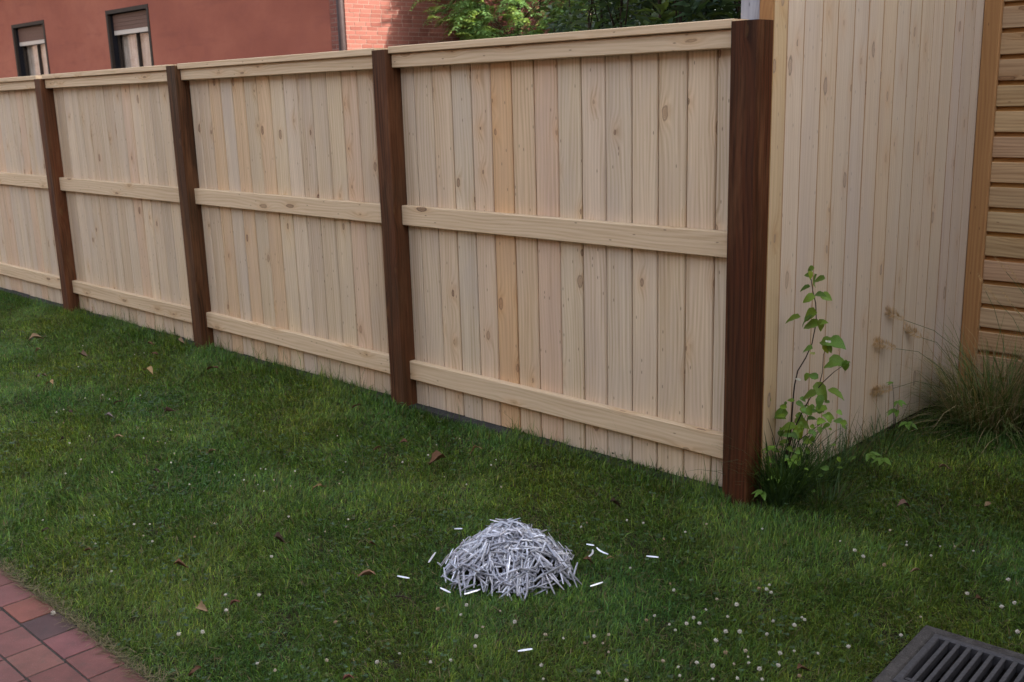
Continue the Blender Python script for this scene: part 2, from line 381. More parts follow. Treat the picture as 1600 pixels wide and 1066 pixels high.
# ------------------------------------------------------------------ garden fence
fence = tag(empty('garden_fence', (-4.2, 0.05, SOILZ)), 'long pale pine board fence with dark brown posts and horizontal rails along the lawn', 'fence')
fence_inv = Matrix.Translation((4.2, -0.05, -SOILZ))
def fpart(name, me, mat, loc, rot=(0, 0, 0)):
    o = link(name, me, mat, fence); o.location = Vector(loc)-Vector((-4.2, 0.05, SOILZ)); o.rotation_euler = rot; return o
def board_prof(p, th=0.02, ch=0.0042, gap=0.0052):
    return [(gap/2+ch, 0), (p-gap/2-ch, 0), (p-gap/2, ch), (p-gap/2, 0.013), (p+0.006, 0.013), (p+0.006, 0.016), (p-gap/2, 0.016), (p-gap/2, th), (gap/2, th), (gap/2, ch)]
SPAN = 2.1035; PWID = 0.112
posts = {3: -0.003, 2: -2.102, 1: -4.207, 0: -6.312, -1: -8.42, -2: -10.52}
post_me = box('post', 0, PWID, 0, 0.112, 0, 1.83-SOILZ+0.05, 0.004); post_me.materials.append(DARKW)
ptint = {3: (0.92, 0.74, 0.64), 2: (1.05, 1.0, 0.95), 1: (1.0, 1.05, 1.0), 0: (1.25, 1.08, 0.98), -1: (1, 1, 1), -2: (1, 1, 1)}
for k, x in posts.items():
    dz = {3: 0.0, 2: -0.004, 1: 0.0, 0: -0.02, -1: -0.02, -2: -0.02}[k]
    o = fpart('post', post_me, None, (x, 0.0, SOILZ-0.05+dz), (random.uniform(-.002, .002), random.uniform(-.003, .003), random.uniform(-.012, .012)))
    o.color = (*ptint[k], 1)
    if k == 3: o['label'] = 'dark brown end post nearest the board wall'
YB = 0.088; TOPB = 1.80; BOTB = -0.012
bcache = {}
def board_me(wd):
    k = round(wd, 3)
    if k not in bcache:
        me = prism('board', board_prof(k), TOPB-BOTB); me.materials.append(PINE); bcache[k] = me
    return bcache[k]
edges3 = [-1.997, -1.896, -1.758, -1.621, -1.484, -1.352, -1.217, -1.078, -0.937, -0.801, -0.667, -0.528, -0.392, -0.253, -0.116, -0.003]
tints3 = [(.92, .93, .95), (1.0, 1.0, 1.0), (1.05, 1.0, .94), (.93, .96, .98), (1.03, .95, .9), (1.02, .76, .50), (1.04, .93, .80), (1.03, .88, .82), (1.0, 1.0, .96), (.99, .97, 1.0), (.97, .98, 1.0), (1.03, 1.0, .96), (1.02, .98, .9), (1.05, 1.0, .94), (.96, .98, 1.0)]
def rnd_tint():
    t = random.uniform(0.86, 1.06); q = random.random()
    if q < 0.04: return (1.0, .86, .70)
    if q < 0.30: return (t*.98, t*.985, t*1.0)
    if q < 0.50: return (t*1.04, t*.92, t*.86)
    if q < 0.62: return (t*.86, t*.82, t*.78)
    return (t*1.02, t*1.0, t*random.uniform(.9, 1.0))
RAILS = [('rail', 0.952, 0.1005, 0.050), ('rail', 0.127, 0.101, 0.050), ('top_rail', 1.738, 0.066, 0.034)]
for k in (3, 2, 1, 0, -1):
    xa = posts[k-1]+PWID; xb = posts[k]
    if k == 3: ed = edges3
    else:
        off = {2: 0.09, 1: 0.04, 0: 0.11, -1: 0.06}[k]; ed = [xa-0.004]; x = xa+off
        while x < xb-0.03:
            ed.append(x); x += 0.1375+random.uniform(-.002, .002)
        ed.append(xb)
    for i in range(len(ed)-1):
        o = fpart('board', board_me(ed[i+1]-ed[i]), None, (ed[i], YB+random.uniform(-.0012, .0012), BOTB+random.uniform(-.004, .003)), (0, 0, random.uniform(-.012, .012)))
        c = tints3[i] if k == 3 else rnd_tint()
        if k == 2 and i in (2, 6): c = (1.0, .86, .70)
        c = tuple(.28+.72*q for q in c); o.color = (*c, 1)
    for (nm, z, h, y) in RAILS:
        b = 0.003; y1 = YB - 0.002
        me = prism(nm, [(y+b, z), (y1, z), (y1, z+h), (y+b, z+h), (y, z+h-b), (y, z+b)], xb-xa-0.001, 'X')
        o = fpart(nm, me, PINE_X, (xa+0.0005, 0, 0)); c = random.uniform(.95, 1.06); o.color = (c, c*.985, c*.95, 1)
        o.rotation_euler = (0, random.uniform(-.0012, .0012), 0)
    b = 0.003
    me = prism('cap_rail', [(0.014+b, 1.806), (0.135, 1.806), (0.135, 1.84), (0.014+b, 1.84), (0.014, 1.84-b), (0.014, 1.806+b)], xb-xa-0.001, 'X')
    o = fpart('cap_rail', me, PINE_X, (xa+0.0005, 0, 0)); o.color = (1.0, .97, .92, 1); o.rotation_euler = (0, random.uniform(-.001, .001), 0)

# ------------------------------------------------------------------ board wall (vertical boards, runs away from the end post)
WX = 0.101; WH = 2.75
wall = tag(empty('board_wall', (WX, 1.0, SOILZ)), 'tall wall of pale vertical pine boards with orange seams behind the end post', 'wall')
def wpart(name, me, mat, loc, rot=(0, 0, 0)):
    o = link(name, me, mat, wall); o.location = Vector(loc)-Vector((WX, 1.0, SOILZ)); o.rotation_euler = rot; return o
wedge = [0.124, 0.222, 0.346, 0.488, 0.611, 0.749, 0.871, 1.004, 1.131, 1.261, 1.377, 1.505, 1.617, 1.747, 1.851, 1.982, 2.094]
wt = [(.93, .84, .66), (1.04, 1.03, 1.04), (1.0, .99, 1.0), (1.03, 1.0, .95), (1.0, 1.0, 1.0), (.98, .99, 1.03), (1.0, .99, .98), (.99, .95, .88), (1.0, 1.0, .98), (.95, .95, .93), (1.0, 1.0, .98), (1., .99, .97), (.98, .98, .96), (.95, .95, 1.0), (.93, .93, .95), (.98, .98, .98)]
for i in range(16):
    p = wedge[i+1]-wedge[i]
    me = prism('wall_board', board_prof(p, 0.022, 0.0034, 0.0010), WH, mi=[0, 1, 1, 1, 1, 1, 1, 0, 1, 1])
    o = wpart('board', me, [WALLW, SEAM], (WX+random.uniform(-.0008, .0008), wedge[i], SOILZ+0.02), (0, 0, math.pi/2))
    o.color = (*wt[i], 1)
wpart('end_board', box('end_board', 0.042, 0.0975, 0.120, 0.143, 0, WH, 0.002), ORANGE, (0, 0, SOILZ))
wpart('grey_post', box('grey_post', -0.043, 0.040, 0.128, 0.21, 0, WH, 0.003), GREYW, (0, 0, SOILZ))
wpart('backing', box('backing', -0.01, 0.0765, 0.22, 2.07, 0, WH-0.02), RENDERW, (0, 0, SOILZ))

# ------------------------------------------------------------------ house clad in horizontal boards
HX1, HY1, HZ = 15.0, 9.5, 7.4
house = tag(empty('timber_house', (3.0, 3.0, SOILZ)), 'house wall clad in horizontal tan boards at the right edge behind the ornamental grass', 'house')
def hpart(name, me, mat, loc=(0, 0, 0)):
    o = link(name, me, mat, house); o.location = Vector(loc)-Vector((3.0, 3.0, SOILZ)); return o
hpart('wall', box('wall', 0.12, HX1, 2.135, HY1, SOILZ, HZ), RENDERW)
SP = 0.1247
sme = prism('siding_board', [(0.0, 0.003), (0.0, 0.098), (0.004, 0.1015), (0.020, 0.109), (0.022, SP-0.001), (0.032, SP-0.001), (0.032, 0.0), (0.004, 0.0)], HX1-0.19, 'X', mi=[0, 0, 1, 1, 0, 0, 1, 0])
sme.materials.append(SIDING); sme.materials.append(GROOVE_X)
z = -0.03 ; i = 0
z0 = 1.467-0.1247*12
while z0 + i*SP + SP < HZ:
    o = hpart('siding_board', sme, None, (0.188, 2.100, z0+i*SP))
    c = random.uniform(.88, 1.08); o.color = (c, c*random.uniform(.92, 1.03), c*random.uniform(.85, 1.05), 1); i += 1
hpart('corner_post', box('corner_post', 0.1035, 0.1865, 2.078, 2.133, SOILZ, HZ, 0.003), ORANGE)
hpart('unseen_wing_wall', box('unseen_wing_wall', 6.6, HX1-0.01, -13.0, 2.13, SOILZ, 3.9), RENDERW)  # wing out of view, added to darken the board wall and right lawn
hpart('unseen_wing_roof', box('unseen_wing_roof', 6.2, HX1-0.02, -13.4, 2.05, 3.903, 4.1), ROOFM)
bm = prism('roof', [(1.6, HZ), (5.8, HZ+2.6), (10.0, HZ)], HX1+0.6, 'X'); hpart('roof', bm, ROOFM, (-0.3, 0, 0.002))

# ------------------------------------------------------------------ red stucco house with brick side
SX, SY = -11.25, 6.76; SH = 5.0; BXS = -11.63
red = tag(empty('red_house', (-17, 8.5, SOILZ)), 'red stucco house with two windows and a brick side wall beyond the fence', 'house')
def rpart(name, me, mat, loc=(0, 0, 0), parent=None):
    o = link(name, me, mat, red); o.location = Vector(loc)-Vector((-17, 8.5, SOILZ)); return o
wins = [(-24.13, -22.27, 1.35, 3.50), (-19.22, -17.41, 1.35, 3.47)]
def front_wall():
    xs = sorted([-32.0, BXS] + [a for q in wins for a in q[:2]]); V = []; F = []
    def quad(x0, x1, z0, z1):
        o = len(V); V.extend([(x0, SY, z0), (x1, SY, z0), (x1, SY, z1), (x0, SY, z1)]); F.append((o, o+1, o+2, o+3))
    for a, b in zip(xs[:-1], xs[1:]):
        wv = [q for q in wins if abs(q[0]-a) < 1e-6]
        if wv: quad(a, b, SOILZ, wv[0][2]); quad(a, b, wv[0][3], SH)
        else: quad(a, b, SOILZ, SH)
    # back and far ends give the wall its thickness
    o = len(V); V.extend([(-32, SY, SOILZ), (-32, SY+8, SOILZ), (-32, SY+8, SH), (-32, SY, SH)]); F.append((o+3, o+2, o+1, o))
    return mesh('wall', V, F)
rpart('wall', front_wall(), STUCCO)
for (x0, x1, z0, z1) in wins:
    win = rpart('window', None, None, ((x0+x1)/2, SY, z0))
    def wp(name, me, mat):
        o = link(name, me, mat, win); o.location = -Vector(((x0+x1)/2, SY, z0)); return o
    fr = 0.075; D = 0.21
    def ring_(a, b, c, e, w_, y0, y1):
        V = []; F = []
        outer = [(a, c), (b, c), (b, e), (a, e)]; inner = [(a+w_, c+w_), (b-w_, c+w_), (b-w_, e-w_), (a+w_, e-w_)]
        for yy in (y0, y1):
            for p in outer+inner: V.append((p[0], yy, p[1]))
        for i in range(4):
            j = (i+1) % 4
            F += [(i, j, 4+j, 4+i), (8+j, 8+i, 12+i, 12+j), (j, i, 8+i, 8+j), (4+i, 4+j, 12+j, 12+i)]
        return V, F
    V, F = ring_(x0+.002, x1-.002, z0+.002, z1-.002, fr, SY-0.012, SY+0.05); wp('frame', mesh('frame', V, F), FRAME)
    V, F = ring_(x0+.01, x1-.01, z0+.01, z1-.01, 0.055, SY+0.052, SY+D+0.1); wp('reveal', mesh('reveal', V, F), REVEAL)
    V = []; F = []
    V, F = ring_(x0+.067, x1-.067, z0+.067, z1-.067, 0.045, SY+D-0.05, SY+D+0.02)
    xm = (x0+x1)/2; o = len(V)
    for yy in (SY+D-0.05, SY+D+0.02):
        V += [(xm-.02, yy, z0+.14), (xm+.02, yy, z0+.14), (xm+.02, yy, z1-.14), (xm-.02, yy, z1-.14)]
    F += [(o, o+1, o+2, o+3), (o+1, o+5, o+6, o+2), (o+4, o, o+3, o+7), (o+5, o+4, o+7, o+6)]
    wp('sash', mesh('sash', V, F), FRAME)
    wp('pane', box('pane', x0+.14, x1-.14, SY+D-0.02, SY+D-0.015, z0+.14, z1-.14), GLASS)
    n = 40; V = []; F = []
    for i in range(n+1):
        xx = x0+.06+(x1-x0-.12)*i/n; yy = SY+D+0.035+0.012*math.sin(i*1.55)
        V += [(xx, yy, z0+.02), (xx, yy, z1-.02)]
        if i: F.append((2*i-2, 2*i, 2*i+1, 2*i-1))
    wp('reflection_sheet', mesh('reflection_sheet', V, F, True), REFL)  # added sheet imitating the boards and brick that the panes reflect
    bx = wp('shutter_box', box('shutter_box', x0+.10, x1-.088, SY+0.10, SY+0.19, z1-0.42, z1-0.088), SHUT)
    for q in range(4):
        s_ = link('slat', box('slat', x0+.10, x1-.088, SY+0.091, SY+0.0995, z1-0.395+q*0.075, z1-0.328+q*0.075), SHUT, bx)
    wp('white_bar', box('white_bar', x0+.11, x1-.09, SY+0.085, SY+0.185, z1-0.485, z1-0.402), WHITEP)
# eave and roof
bm = prism('roof', [(SY-0.65, 4.75), (SY-0.65, 4.9), (SY+4.0, 7.2), (SY+8.6, 4.9), (SY+8.6, 4.75)], 32-11.0, 'X'); rpart('roof', bm, ROOFM, (-32.3, 0, 0.03))
# brick: a mortar body with bricks standing proud
BH, BL, MJ = 0.0655, 0.215, 0.0105
body = rpart('brick_wall', box('brick_wall', BXS-0.06, SX-0.006, SY+0.006, 12.6, SOILZ, SH-0.1), MORTAR)
def brick_me(name, l, h, d):
    b = 0.003
    return prism(name, [(0, b), (b, 0), (l-b, 0), (l, b), (l, d), (0, d)], h)
full = brick_me('brick', BL-MJ, BH-MJ, 0.03); half = brick_me('half_brick', BL/2-MJ, BH-MJ, 0.03)
full.materials.append(BRICK); half.materials.append(BRICK)
stuffV = []; stuffF = []
def add_stuff_brick(y0, y1, z0, z1):
    o = len(stuffV); x0, x1 = SX-0.03, SX
    stuffV.extend([(x0, y0, z0), (x1, y0, z0), (x1, y1, z0), (x0, y1, z0), (x0, y0, z1), (x1, y0, z1), (x1, y1, z1), (x0, y1, z1)])
    stuffF.extend([(o+1, o+2, o+6, o+5), (o, o+1, o+5, o+4), (o+2, o+3, o+7, o+6), (o+4, o+5, o+6, o+7), (o+3, o+2, o+1, o)])
base = Vector((-17, 8.5, SOILZ)); nb = 0
r0 = 0
while r0*BH < SH-0.2:
    z = r0*BH; y = SY+0.004
    first = [0.08, 0.16, 0.05, 0.17][r0 % 4] + random.uniform(-.01, .01)
    seq = [first]
    while y < 12.5:
        ln = seq.pop() if seq else (BL/2 if random.random() < 0.07 else BL)
        if 2.2 < z < 3.25 and y < 10.0 and nb < 285 and abs(ln-BL) < 1e-6:
            o = link('brick', full, None, body); o.location = Vector((SX+random.uniform(-.002, .002), y, z))-base+base*0; o.location = Vector((SX+random.uniform(-.002, .002), y, z)) - base
            o.rotation_euler = (0, 0, math.pi/2); nb += 1
            o.color = (1, 1, 1, 1)
        else:
            add_stuff_brick(y, min(y+ln-MJ, 12.55), z, z+BH-MJ)
        y += ln
    # return strip on the front
    xx = BXS+0.004
    if 2.2 < z < 3.25:
        for ln in ((0.20, 0.10) if r0 % 2 else (0.10, 0.20)):
            me = full if ln > .15 else half
            o = link('brick', me, None, body); o.location = Vector((xx, SY-0.0005, z))-base; xx += ln+.012
            nb += 1
    r0 += 1
o = link('brick_course', mesh('brick_course', stuffV, stuffF), BRICK, body); o.location = -base; o['kind'] = 'stuff'
for ch in list(body.children): ch.location = ch.location - body.location if ch.name.startswith('brick_course') is False else -base - body.location
dp = tubes('drainpipe', [([(SX-0.012, SY-0.075, SOILZ), (SX-0.012, SY-0.075, SH-0.3)], [0.056, 0.056])], 14); rpart('drainpipe', dp, PIPE)

def plain_house(name, loc, sx, sy, h, label):  # out-of-view houses suggested by pane reflections, added to hold back low sky
    root = tag(empty(name, loc), label, 'house')
    bt = NT(name+'_brick'); o_ = bt.obj(); br = bt.n.new('ShaderNodeTexBrick'); x_, y_, z_ = bt.sep(o_); bt.l(bt.comb(bt.math('ADD', x_, y_), z_, 0.0), br.inputs['Vector'])
    br.inputs['Scale'].default_value = 1.0; br.inputs['Brick Width'].default_value = .215; br.inputs['Row Height'].default_value = .0655; br.inputs['Mortar Size'].default_value = .006
    br.inputs['Color1'].default_value = (.30, .17, .12, 1); br.inputs['Color2'].default_value = (.22, .12, .085, 1); br.inputs['Mortar'].default_value = (.45, .36, .30, 1)
    bt.fin(br.outputs['Color'], .9, .2)
    link('wall', box('wall', -sx/2, sx/2, -sy/2, sy/2, 0, h), bt.m, root)
    link('roof', prism('roof', [(-sy/2-.5, h+.002), (0, h+2.4), (sy/2+.5, h+.002)], sx+.8, 'X'), ROOFM, root, (-sx/2-.4, 0, 0))
    for k in range(int(sx//3)):
        wx = -sx/2+1.5+3*k
        w_ = link('window', box('window', wx-.6, wx+.6, sy/2-.02, sy/2+.03, 1.1, 2.4), WHITEP, root); link('pane', box('pane', wx-.52, wx+.52, sy/2+.031, sy/2+.036, 1.18, 2.32), PANE2, w_)
    return root
PANE2 = simple('dark_pane', (.03, .035, .04), .08, .6, .05)
plain_house('unseen_brick_house', (-4.0, -13.5, SOILZ), 26, 8, 5.2, 'unseen brick house behind the camera, added to block low sky')
nh = plain_house('unseen_brick_house', (-41, -6, SOILZ), 8, 26, 6.0, 'unseen brick house at the far left, added for pane reflections and shade')
link('boards', box('boards', 4.02, 4.08, -12.8, 12.8, 0, 2.6), PINE, nh)

# ------------------------------------------------------------------ trees and shrubs beyond the fence
def leaf_cloud(centres, dirs, size, width, tint, droop=0.0):
    """one pointed leaf (4 tris) per centre; dirs unit; normals random-ish up"""
    n = len(centres); up = np.tile(np.array([[0, 0, 1.0]]), (n, 1)) + rng.normal(0, .35, (n, 3))
    s = np.cross(dirs, up); s /= np.linalg.norm(s, axis=1)[:, None]+1e-9
    nn = np.cross(s, dirs)
    L = size[:, None]; W = width[:, None]
    p0 = centres; p1 = centres+dirs*L*0.45; p2 = centres+dirs*L+np.array([[0, 0, -1]])*L*droop
    V = np.stack([p0, p1+s*W/2+nn*W*0.15, p1-s*W/2+nn*W*0.15, p1, p2], 1).reshape(-1, 3)
    i = np.arange(n)[:, None]*5
    T = [i+np.array([[0, 3, 1]]), i+np.array([[0, 2, 3]]), i+np.array([[1, 3, 4]]), i+np.array([[3, 2, 4]])]
    return V, T, np.repeat(tint, 5, 0)
def unit(a): return a/(np.linalg.norm(a, axis=1)[:, None]+1e-9)

# feathery tree in front of the brick wall
TX, TY = -9.98, 9.25
ft = tag(empty('feathery_tree', (TX, TY, SOILZ)), 'sunlit feathery green tree with compound leaves in front of the brick wall', 'tree')
def fronds():
    C_, D_, S_, W_, T_ = [], [], [], [], []
    tw = []
    nl = 62
    for b in range(nl):
        z = 1.9 + 2.7*((b+.5)/nl)**1.3 + random.uniform(-.15, .15)
        az = b*2.4+random.uniform(-.4, .4)
        rad = 1.28*math.sqrt(max(0.08, 1-((z-2.9)/2.9)**2))*random.uniform(.65, 1.05)
        p0 = Vector((0, 0, z-0.55)); p1 = Vector((math.cos(az)*rad*.55, math.sin(az)*rad*.55, z-.05)); p2 = Vector((math.cos(az)*rad, math.sin(az)*rad, z-0.02+random.uniform(-.12, .06)))
        tw.append(([p0, p1, p2], [0.012, 0.006, 0.002]))
        for k in range(22):                      # compound fronds along the limb
            t = random.uniform(.35, 1.0); q = p1.lerp(p2, (t-.4)/.6) if t > .4 else p0.lerp(p1, t/.4)
            fa = az + random.uniform(-1.3, 1.3); fl = random.uniform(.26, .46)
            shade = random.uniform(.75, 1.3); tcol = np.array([0.17, 0.29, 0.10])*shade
            if random.random() < .25: tcol = np.array([0.26, 0.36, 0.09])*shade
            sag = random.uniform(-.15, .8); q = q + Vector((random.gauss(0, .07), random.gauss(0, .07), random.gauss(0, .13)))
            for j in range(13):
                u_ = (j+1)/13; c = q + Vector((math.cos(fa)*fl*u_, math.sin(fa)*fl*u_, .05*math.sin(u_*3)-sag*fl*u_*u_))
                for sd_ in (-1, 1):
                    a2 = fa+sd_*random.uniform(.9, 1.25)
                    C_.append(c); D_.append((math.cos(a2), math.sin(a2), random.uniform(-.45, -.05)))
                    S_.append(0.115*(1-.45*u_)*random.uniform(.8, 1.15)); W_.append(0.032); T_.append(tcol*random.uniform(.85, 1.15))
    V, T, c = leaf_cloud(np.array([tuple(q) for q in C_]), unit(np.array(D_)), np.array(S_), np.array(W_), np.array(T_), .1)
    return np_mesh('crown', V, T, c), tw
cm, tw = fronds()
link('crown', cm, LEAFA, ft)
link('trunk', tubes('trunk', [([(0, 0, -.05), (.03, .02, 1.2), (-.03, .03, 2.6), (0, 0, 4.6)], [0.08, 0.06, 0.035, 0.01])]+tw, 8), BARK, ft)

G_L = 'laurel shrubs behind the fence'
def rosette_shrub(name, loc, label, cat, rad, z_rng, n, leaf, cols, group=None, dirb=0.55):
    root = tag(empty(name, loc), label, cat, group)
    C_, D_, S_, W_, T_ = [], [], [], [], []; st = []
    for k in range(n):
        q_ = random.uniform(0, 6.283); w2 = rad*math.sqrt(random.uniform(.1, 1))*random.uniform(.85, 1.12); c = Vector((w2*math.cos(q_), w2*math.sin(q_), random.uniform(*z_rng)))
        ax = Vector((random.uniform(-.5, .5), random.uniform(-.7, .2), 1.0)).normalized()
        a0 = random.uniform(0, 6.28); o1 = ax.orthogonal().normalized(); o2 = ax.cross(o1)
        base_c = np.array(random.choice(cols))*random.uniform(.7, 1.25)
        if k % 4 == 0: st.append(([c-ax*.22-Vector((0, 0, .05)), c-ax*.1, c], [.004, .0035, .003]))
        m = random.randint(8, 12)
        for j in range(m):
            t = a0+j*2.4; el = random.uniform(.1, 1.0)*dirb+.1*j/m
            dr = (o1*math.cos(t)+o2*math.sin(t))*math.cos(el)+ax*math.sin(el)
            C_.append(tuple(c-ax*(0.10*j/m))); D_.append(tuple(dr)); ll = leaf*random.uniform(.7, 1.15)
            S_.append(ll); W_.append(ll*.30); T_.append(base_c*random.uniform(.85, 1.2))
    V, T, c = leaf_cloud(np.array(C_), unit(np.array(D_)), np.array(S_), np.array(W_), np.array(T_), .12)
    link('foliage', np_mesh('foliage', V, T, c), LEAFA, root)
    st += [([(rad*.3*math.cos(f_), rad*.3*math.sin(f_), 0), (rad*.5*math.cos(f_), rad*.5*math.sin(f_), z_rng[1]*.45), (rad*.6*math.cos(f_+.3), rad*.6*math.sin(f_+.3), z_rng[1]*.85)], [.02, .014, .006]) for f_ in (0, 1.6, 3.1, 4.7)]
    link('stem', tubes('stem', st, 5), STEMM, root)
    return root
lc = [(0.06, 0.11, 0.05), (0.09, 0.15, 0.06), (0.06, 0.10, 0.07), (0.14, 0.20, 0.07)]
rosette_shrub('laurel_shrub', (-0.80, 0.95, SOILZ), 'dark laurel shrub with long pointed leaves directly beside the grey post above the fence', 'shrub', .36, (.7, 2.75), 420, .12, lc, G_L)
rosette_shrub('laurel_shrub', (-1.42, 1.30, SOILZ), 'dark green laurel shrub in the middle of the three above the fence', 'shrub', .40, (.7, 2.65), 420, .11, lc, G_L)
rosette_shrub('laurel_shrub', (-2.18, 1.95, SOILZ), 'olive green laurel shrub above the fence next to the feathery tree', 'shrub', .44, (.7, 2.6), 330, .10, [(0.06, 0.10, 0.034), (0.09, 0.135, 0.042), (0.045, 0.08, 0.034)], G_L)
for (x, y, s_, lab) in ((-9.9, 13.3, 1.0, 'dark evergreen tree at the far end of the brick wall'), (-8.0, 12.2, 1.05, 'dark evergreen tree between two others behind the laurel shrubs'), (-6.0, 11.0, 1.05, 'dark evergreen tree nearest the grey post behind the laurel shrubs')):
    root = tag(empty('evergreen_tree', (x, y, SOILZ)), lab, 'tree', 'evergreen trees behind the shrubs')
    n = 9000; th = rng.uniform(0, 6.283, n); zz = rng.uniform(.2, 6.5, n); rr = 1.6*s_*np.sqrt(rng.uniform(.15, 1, n))*np.clip(1.15-(zz/6.8)**2, .05, 1)
    rr *= 1+.18*np.sin(th*5+zz*3)
    c = np.stack([rr*np.cos(th), rr*np.sin(th), zz], 1); d_ = unit(np.stack([np.cos(th), np.sin(th), rng.uniform(-.3, .8, n)], 1)+rng.normal(0, .4, (n, 3)))
    tint = np.array([[.026, .048, .022]])*rng.uniform(.6, 1.5, (n, 1))
    V, T, tc = leaf_cloud(c, d_, rng.uniform(.14, .30, n), rng.uniform(.05, .10, n), tint, .1)
    link('crown', np_mesh('crown', V, T, tc), LEAFA, root)
    link('trunk', tubes('trunk', [([(0, 0, -.05), (.05, 0, 3), (0, 0, 6)], [.16, .1, .02])], 8), BARK, root)

hd = tag(empty('tall_hedge', (-6.5, 15.0, SOILZ)), 'tall dark hedge closing the view far behind the evergreen trees', 'hedge')
n = 36000; c = np.stack([rng.uniform(-9.5, 5.0, n), rng.normal(0, .35, n), rng.uniform(0, 5.2, n)], 1)
d_ = unit(np.stack([rng.normal(0, .7, n), -np.abs(rng.normal(.5, .5, n)), rng.normal(.2, .5, n)], 1))
V, T, tc = leaf_cloud(c, d_, rng.uniform(.14, .28, n), rng.uniform(.07, .12, n), np.array([[.030, .052, .022]])*rng.uniform(.6, 1.5, (n, 1)), .1)
link('foliage', np_mesh('foliage', V, T, tc), LEAFA, hd)
link('stem', tubes('stem', [([(q, 0, 0), (q+.1, 0, 2.5), (q, .1, 4.6)], [.06, .04, .01]) for q in np.arange(-9.2, 5, .9)], 6), BARK, hd)

# ------------------------------------------------------------------ drain grate
GZ = 0.004
dr = tag(empty('drain_grate', (1.252, -0.688, SOILZ)), 'dark iron drain grate with slots in a concrete frame at the lower right corner', 'drain grate')
def dpart(name, me, mat, loc=(0, 0, 0), parent=None):
    o = link(name, me, mat, dr); o.location = Vector(loc)-Vector((1.24, -0.70, SOILZ)); return o
def frame_me(name, x0, x1, y0, y1, w_, z0, z1, ch):
    def ringz(o_, z): return [(x0+o_, y0+o_, z), (x1-o_, y0+o_, z), (x1-o_, y1-o_, z), (x0+o_, y1-o_, z)]
    V = ringz(0, z0)+ringz(0, z1-ch)+ringz(ch, z1)+ringz(w_-ch, z1)+ringz(w_, z1-ch)+ringz(w_, z0); F = []
    for k in range(6):
        a = k*4; b = ((k+1) % 6)*4
        for i in range(4): F.append((a+i, a+(i+1) % 4, b+(i+1) % 4, b+i))
    return mesh(name, V, F)
FX0, FX1, FY0, FY1 = 1.048, 1.452, -0.905, -0.497
dpart('concrete_frame', frame_me('concrete_frame', FX0, FX1, FY0, FY1, 0.042, -0.14, GZ-0.003, 0.006), CONC)
gx0, gx1, gy0, gy1 = FX0+.0435, FX1-.0435, FY0+.0435, FY1-.0435
dpart('grate_rim', frame_me('grate_rim', gx0, gx1, gy0, gy1, 0.0205, -0.03, GZ, 0.003), IRON)
bar = prism('bar', [(0, 0.002), (0.002, 0), (0.0105, 0), (0.0125, 0.002), (0.0125, 0.001+0.0), (0.010, -0.024), (0.0025, -0.024)], 1.0) if False else None
x = gx0+.0205+.0175
ylen = (gy1-gy0)-.041
def bar_me():
    P = [(0.0045, -0.034), (0.0085, -0.034), (0.0085, -0.0042), (0.0128, -0.0032), (0.0125, -0.001), (0.0115, 0.0), (0.0015, 0.0), (0.0005, -0.001), (0.0002, -0.0032), (0.0045, -0.0042)]
    V = [(a, e, b) for e in (0, ylen) for (a, b) in P]; n = len(P)
    F = [(i, i+n, (i+1) % n+n, (i+1) % n) for i in range(n)]+[tuple(range(n)), tuple(range(2*n-1, n-1, -1))]
    return mesh('bar', V, F)
bme = bar_me(); bme.materials.append(IRON)
while x < gx1-.03:
    dpart('bar', bme, None, (x, gy0+.0205, GZ-.001)); x += 0.0313
dpart('cross_bar', box('cross_bar', gx0+.0205, gx1-.0205, (gy0+gy1)/2-.006-.12, (gy0+gy1)/2+.006-.12, -.03, GZ-.008), IRON)
dr.rotation_euler = (0, 0, R(3.4))
V = [(FX0+.02, FY0+.02, -.14), (FX1-.02, FY0+.02, -.14), (FX1-.02, FY1-.02, -.14), (FX0+.02, FY1-.02, -.14), (FX0+.02, FY0+.02, -.42), (FX1-.02, FY0+.02, -.42), (FX1-.02, FY1-.02, -.42), (FX0+.02, FY1-.02, -.42)]
dpart('pit', mesh('pit', V, [(0, 1, 5, 4), (1, 2, 6, 5), (2, 3, 7, 6), (3, 0, 4, 7), (4, 5, 6, 7)]), PITM)

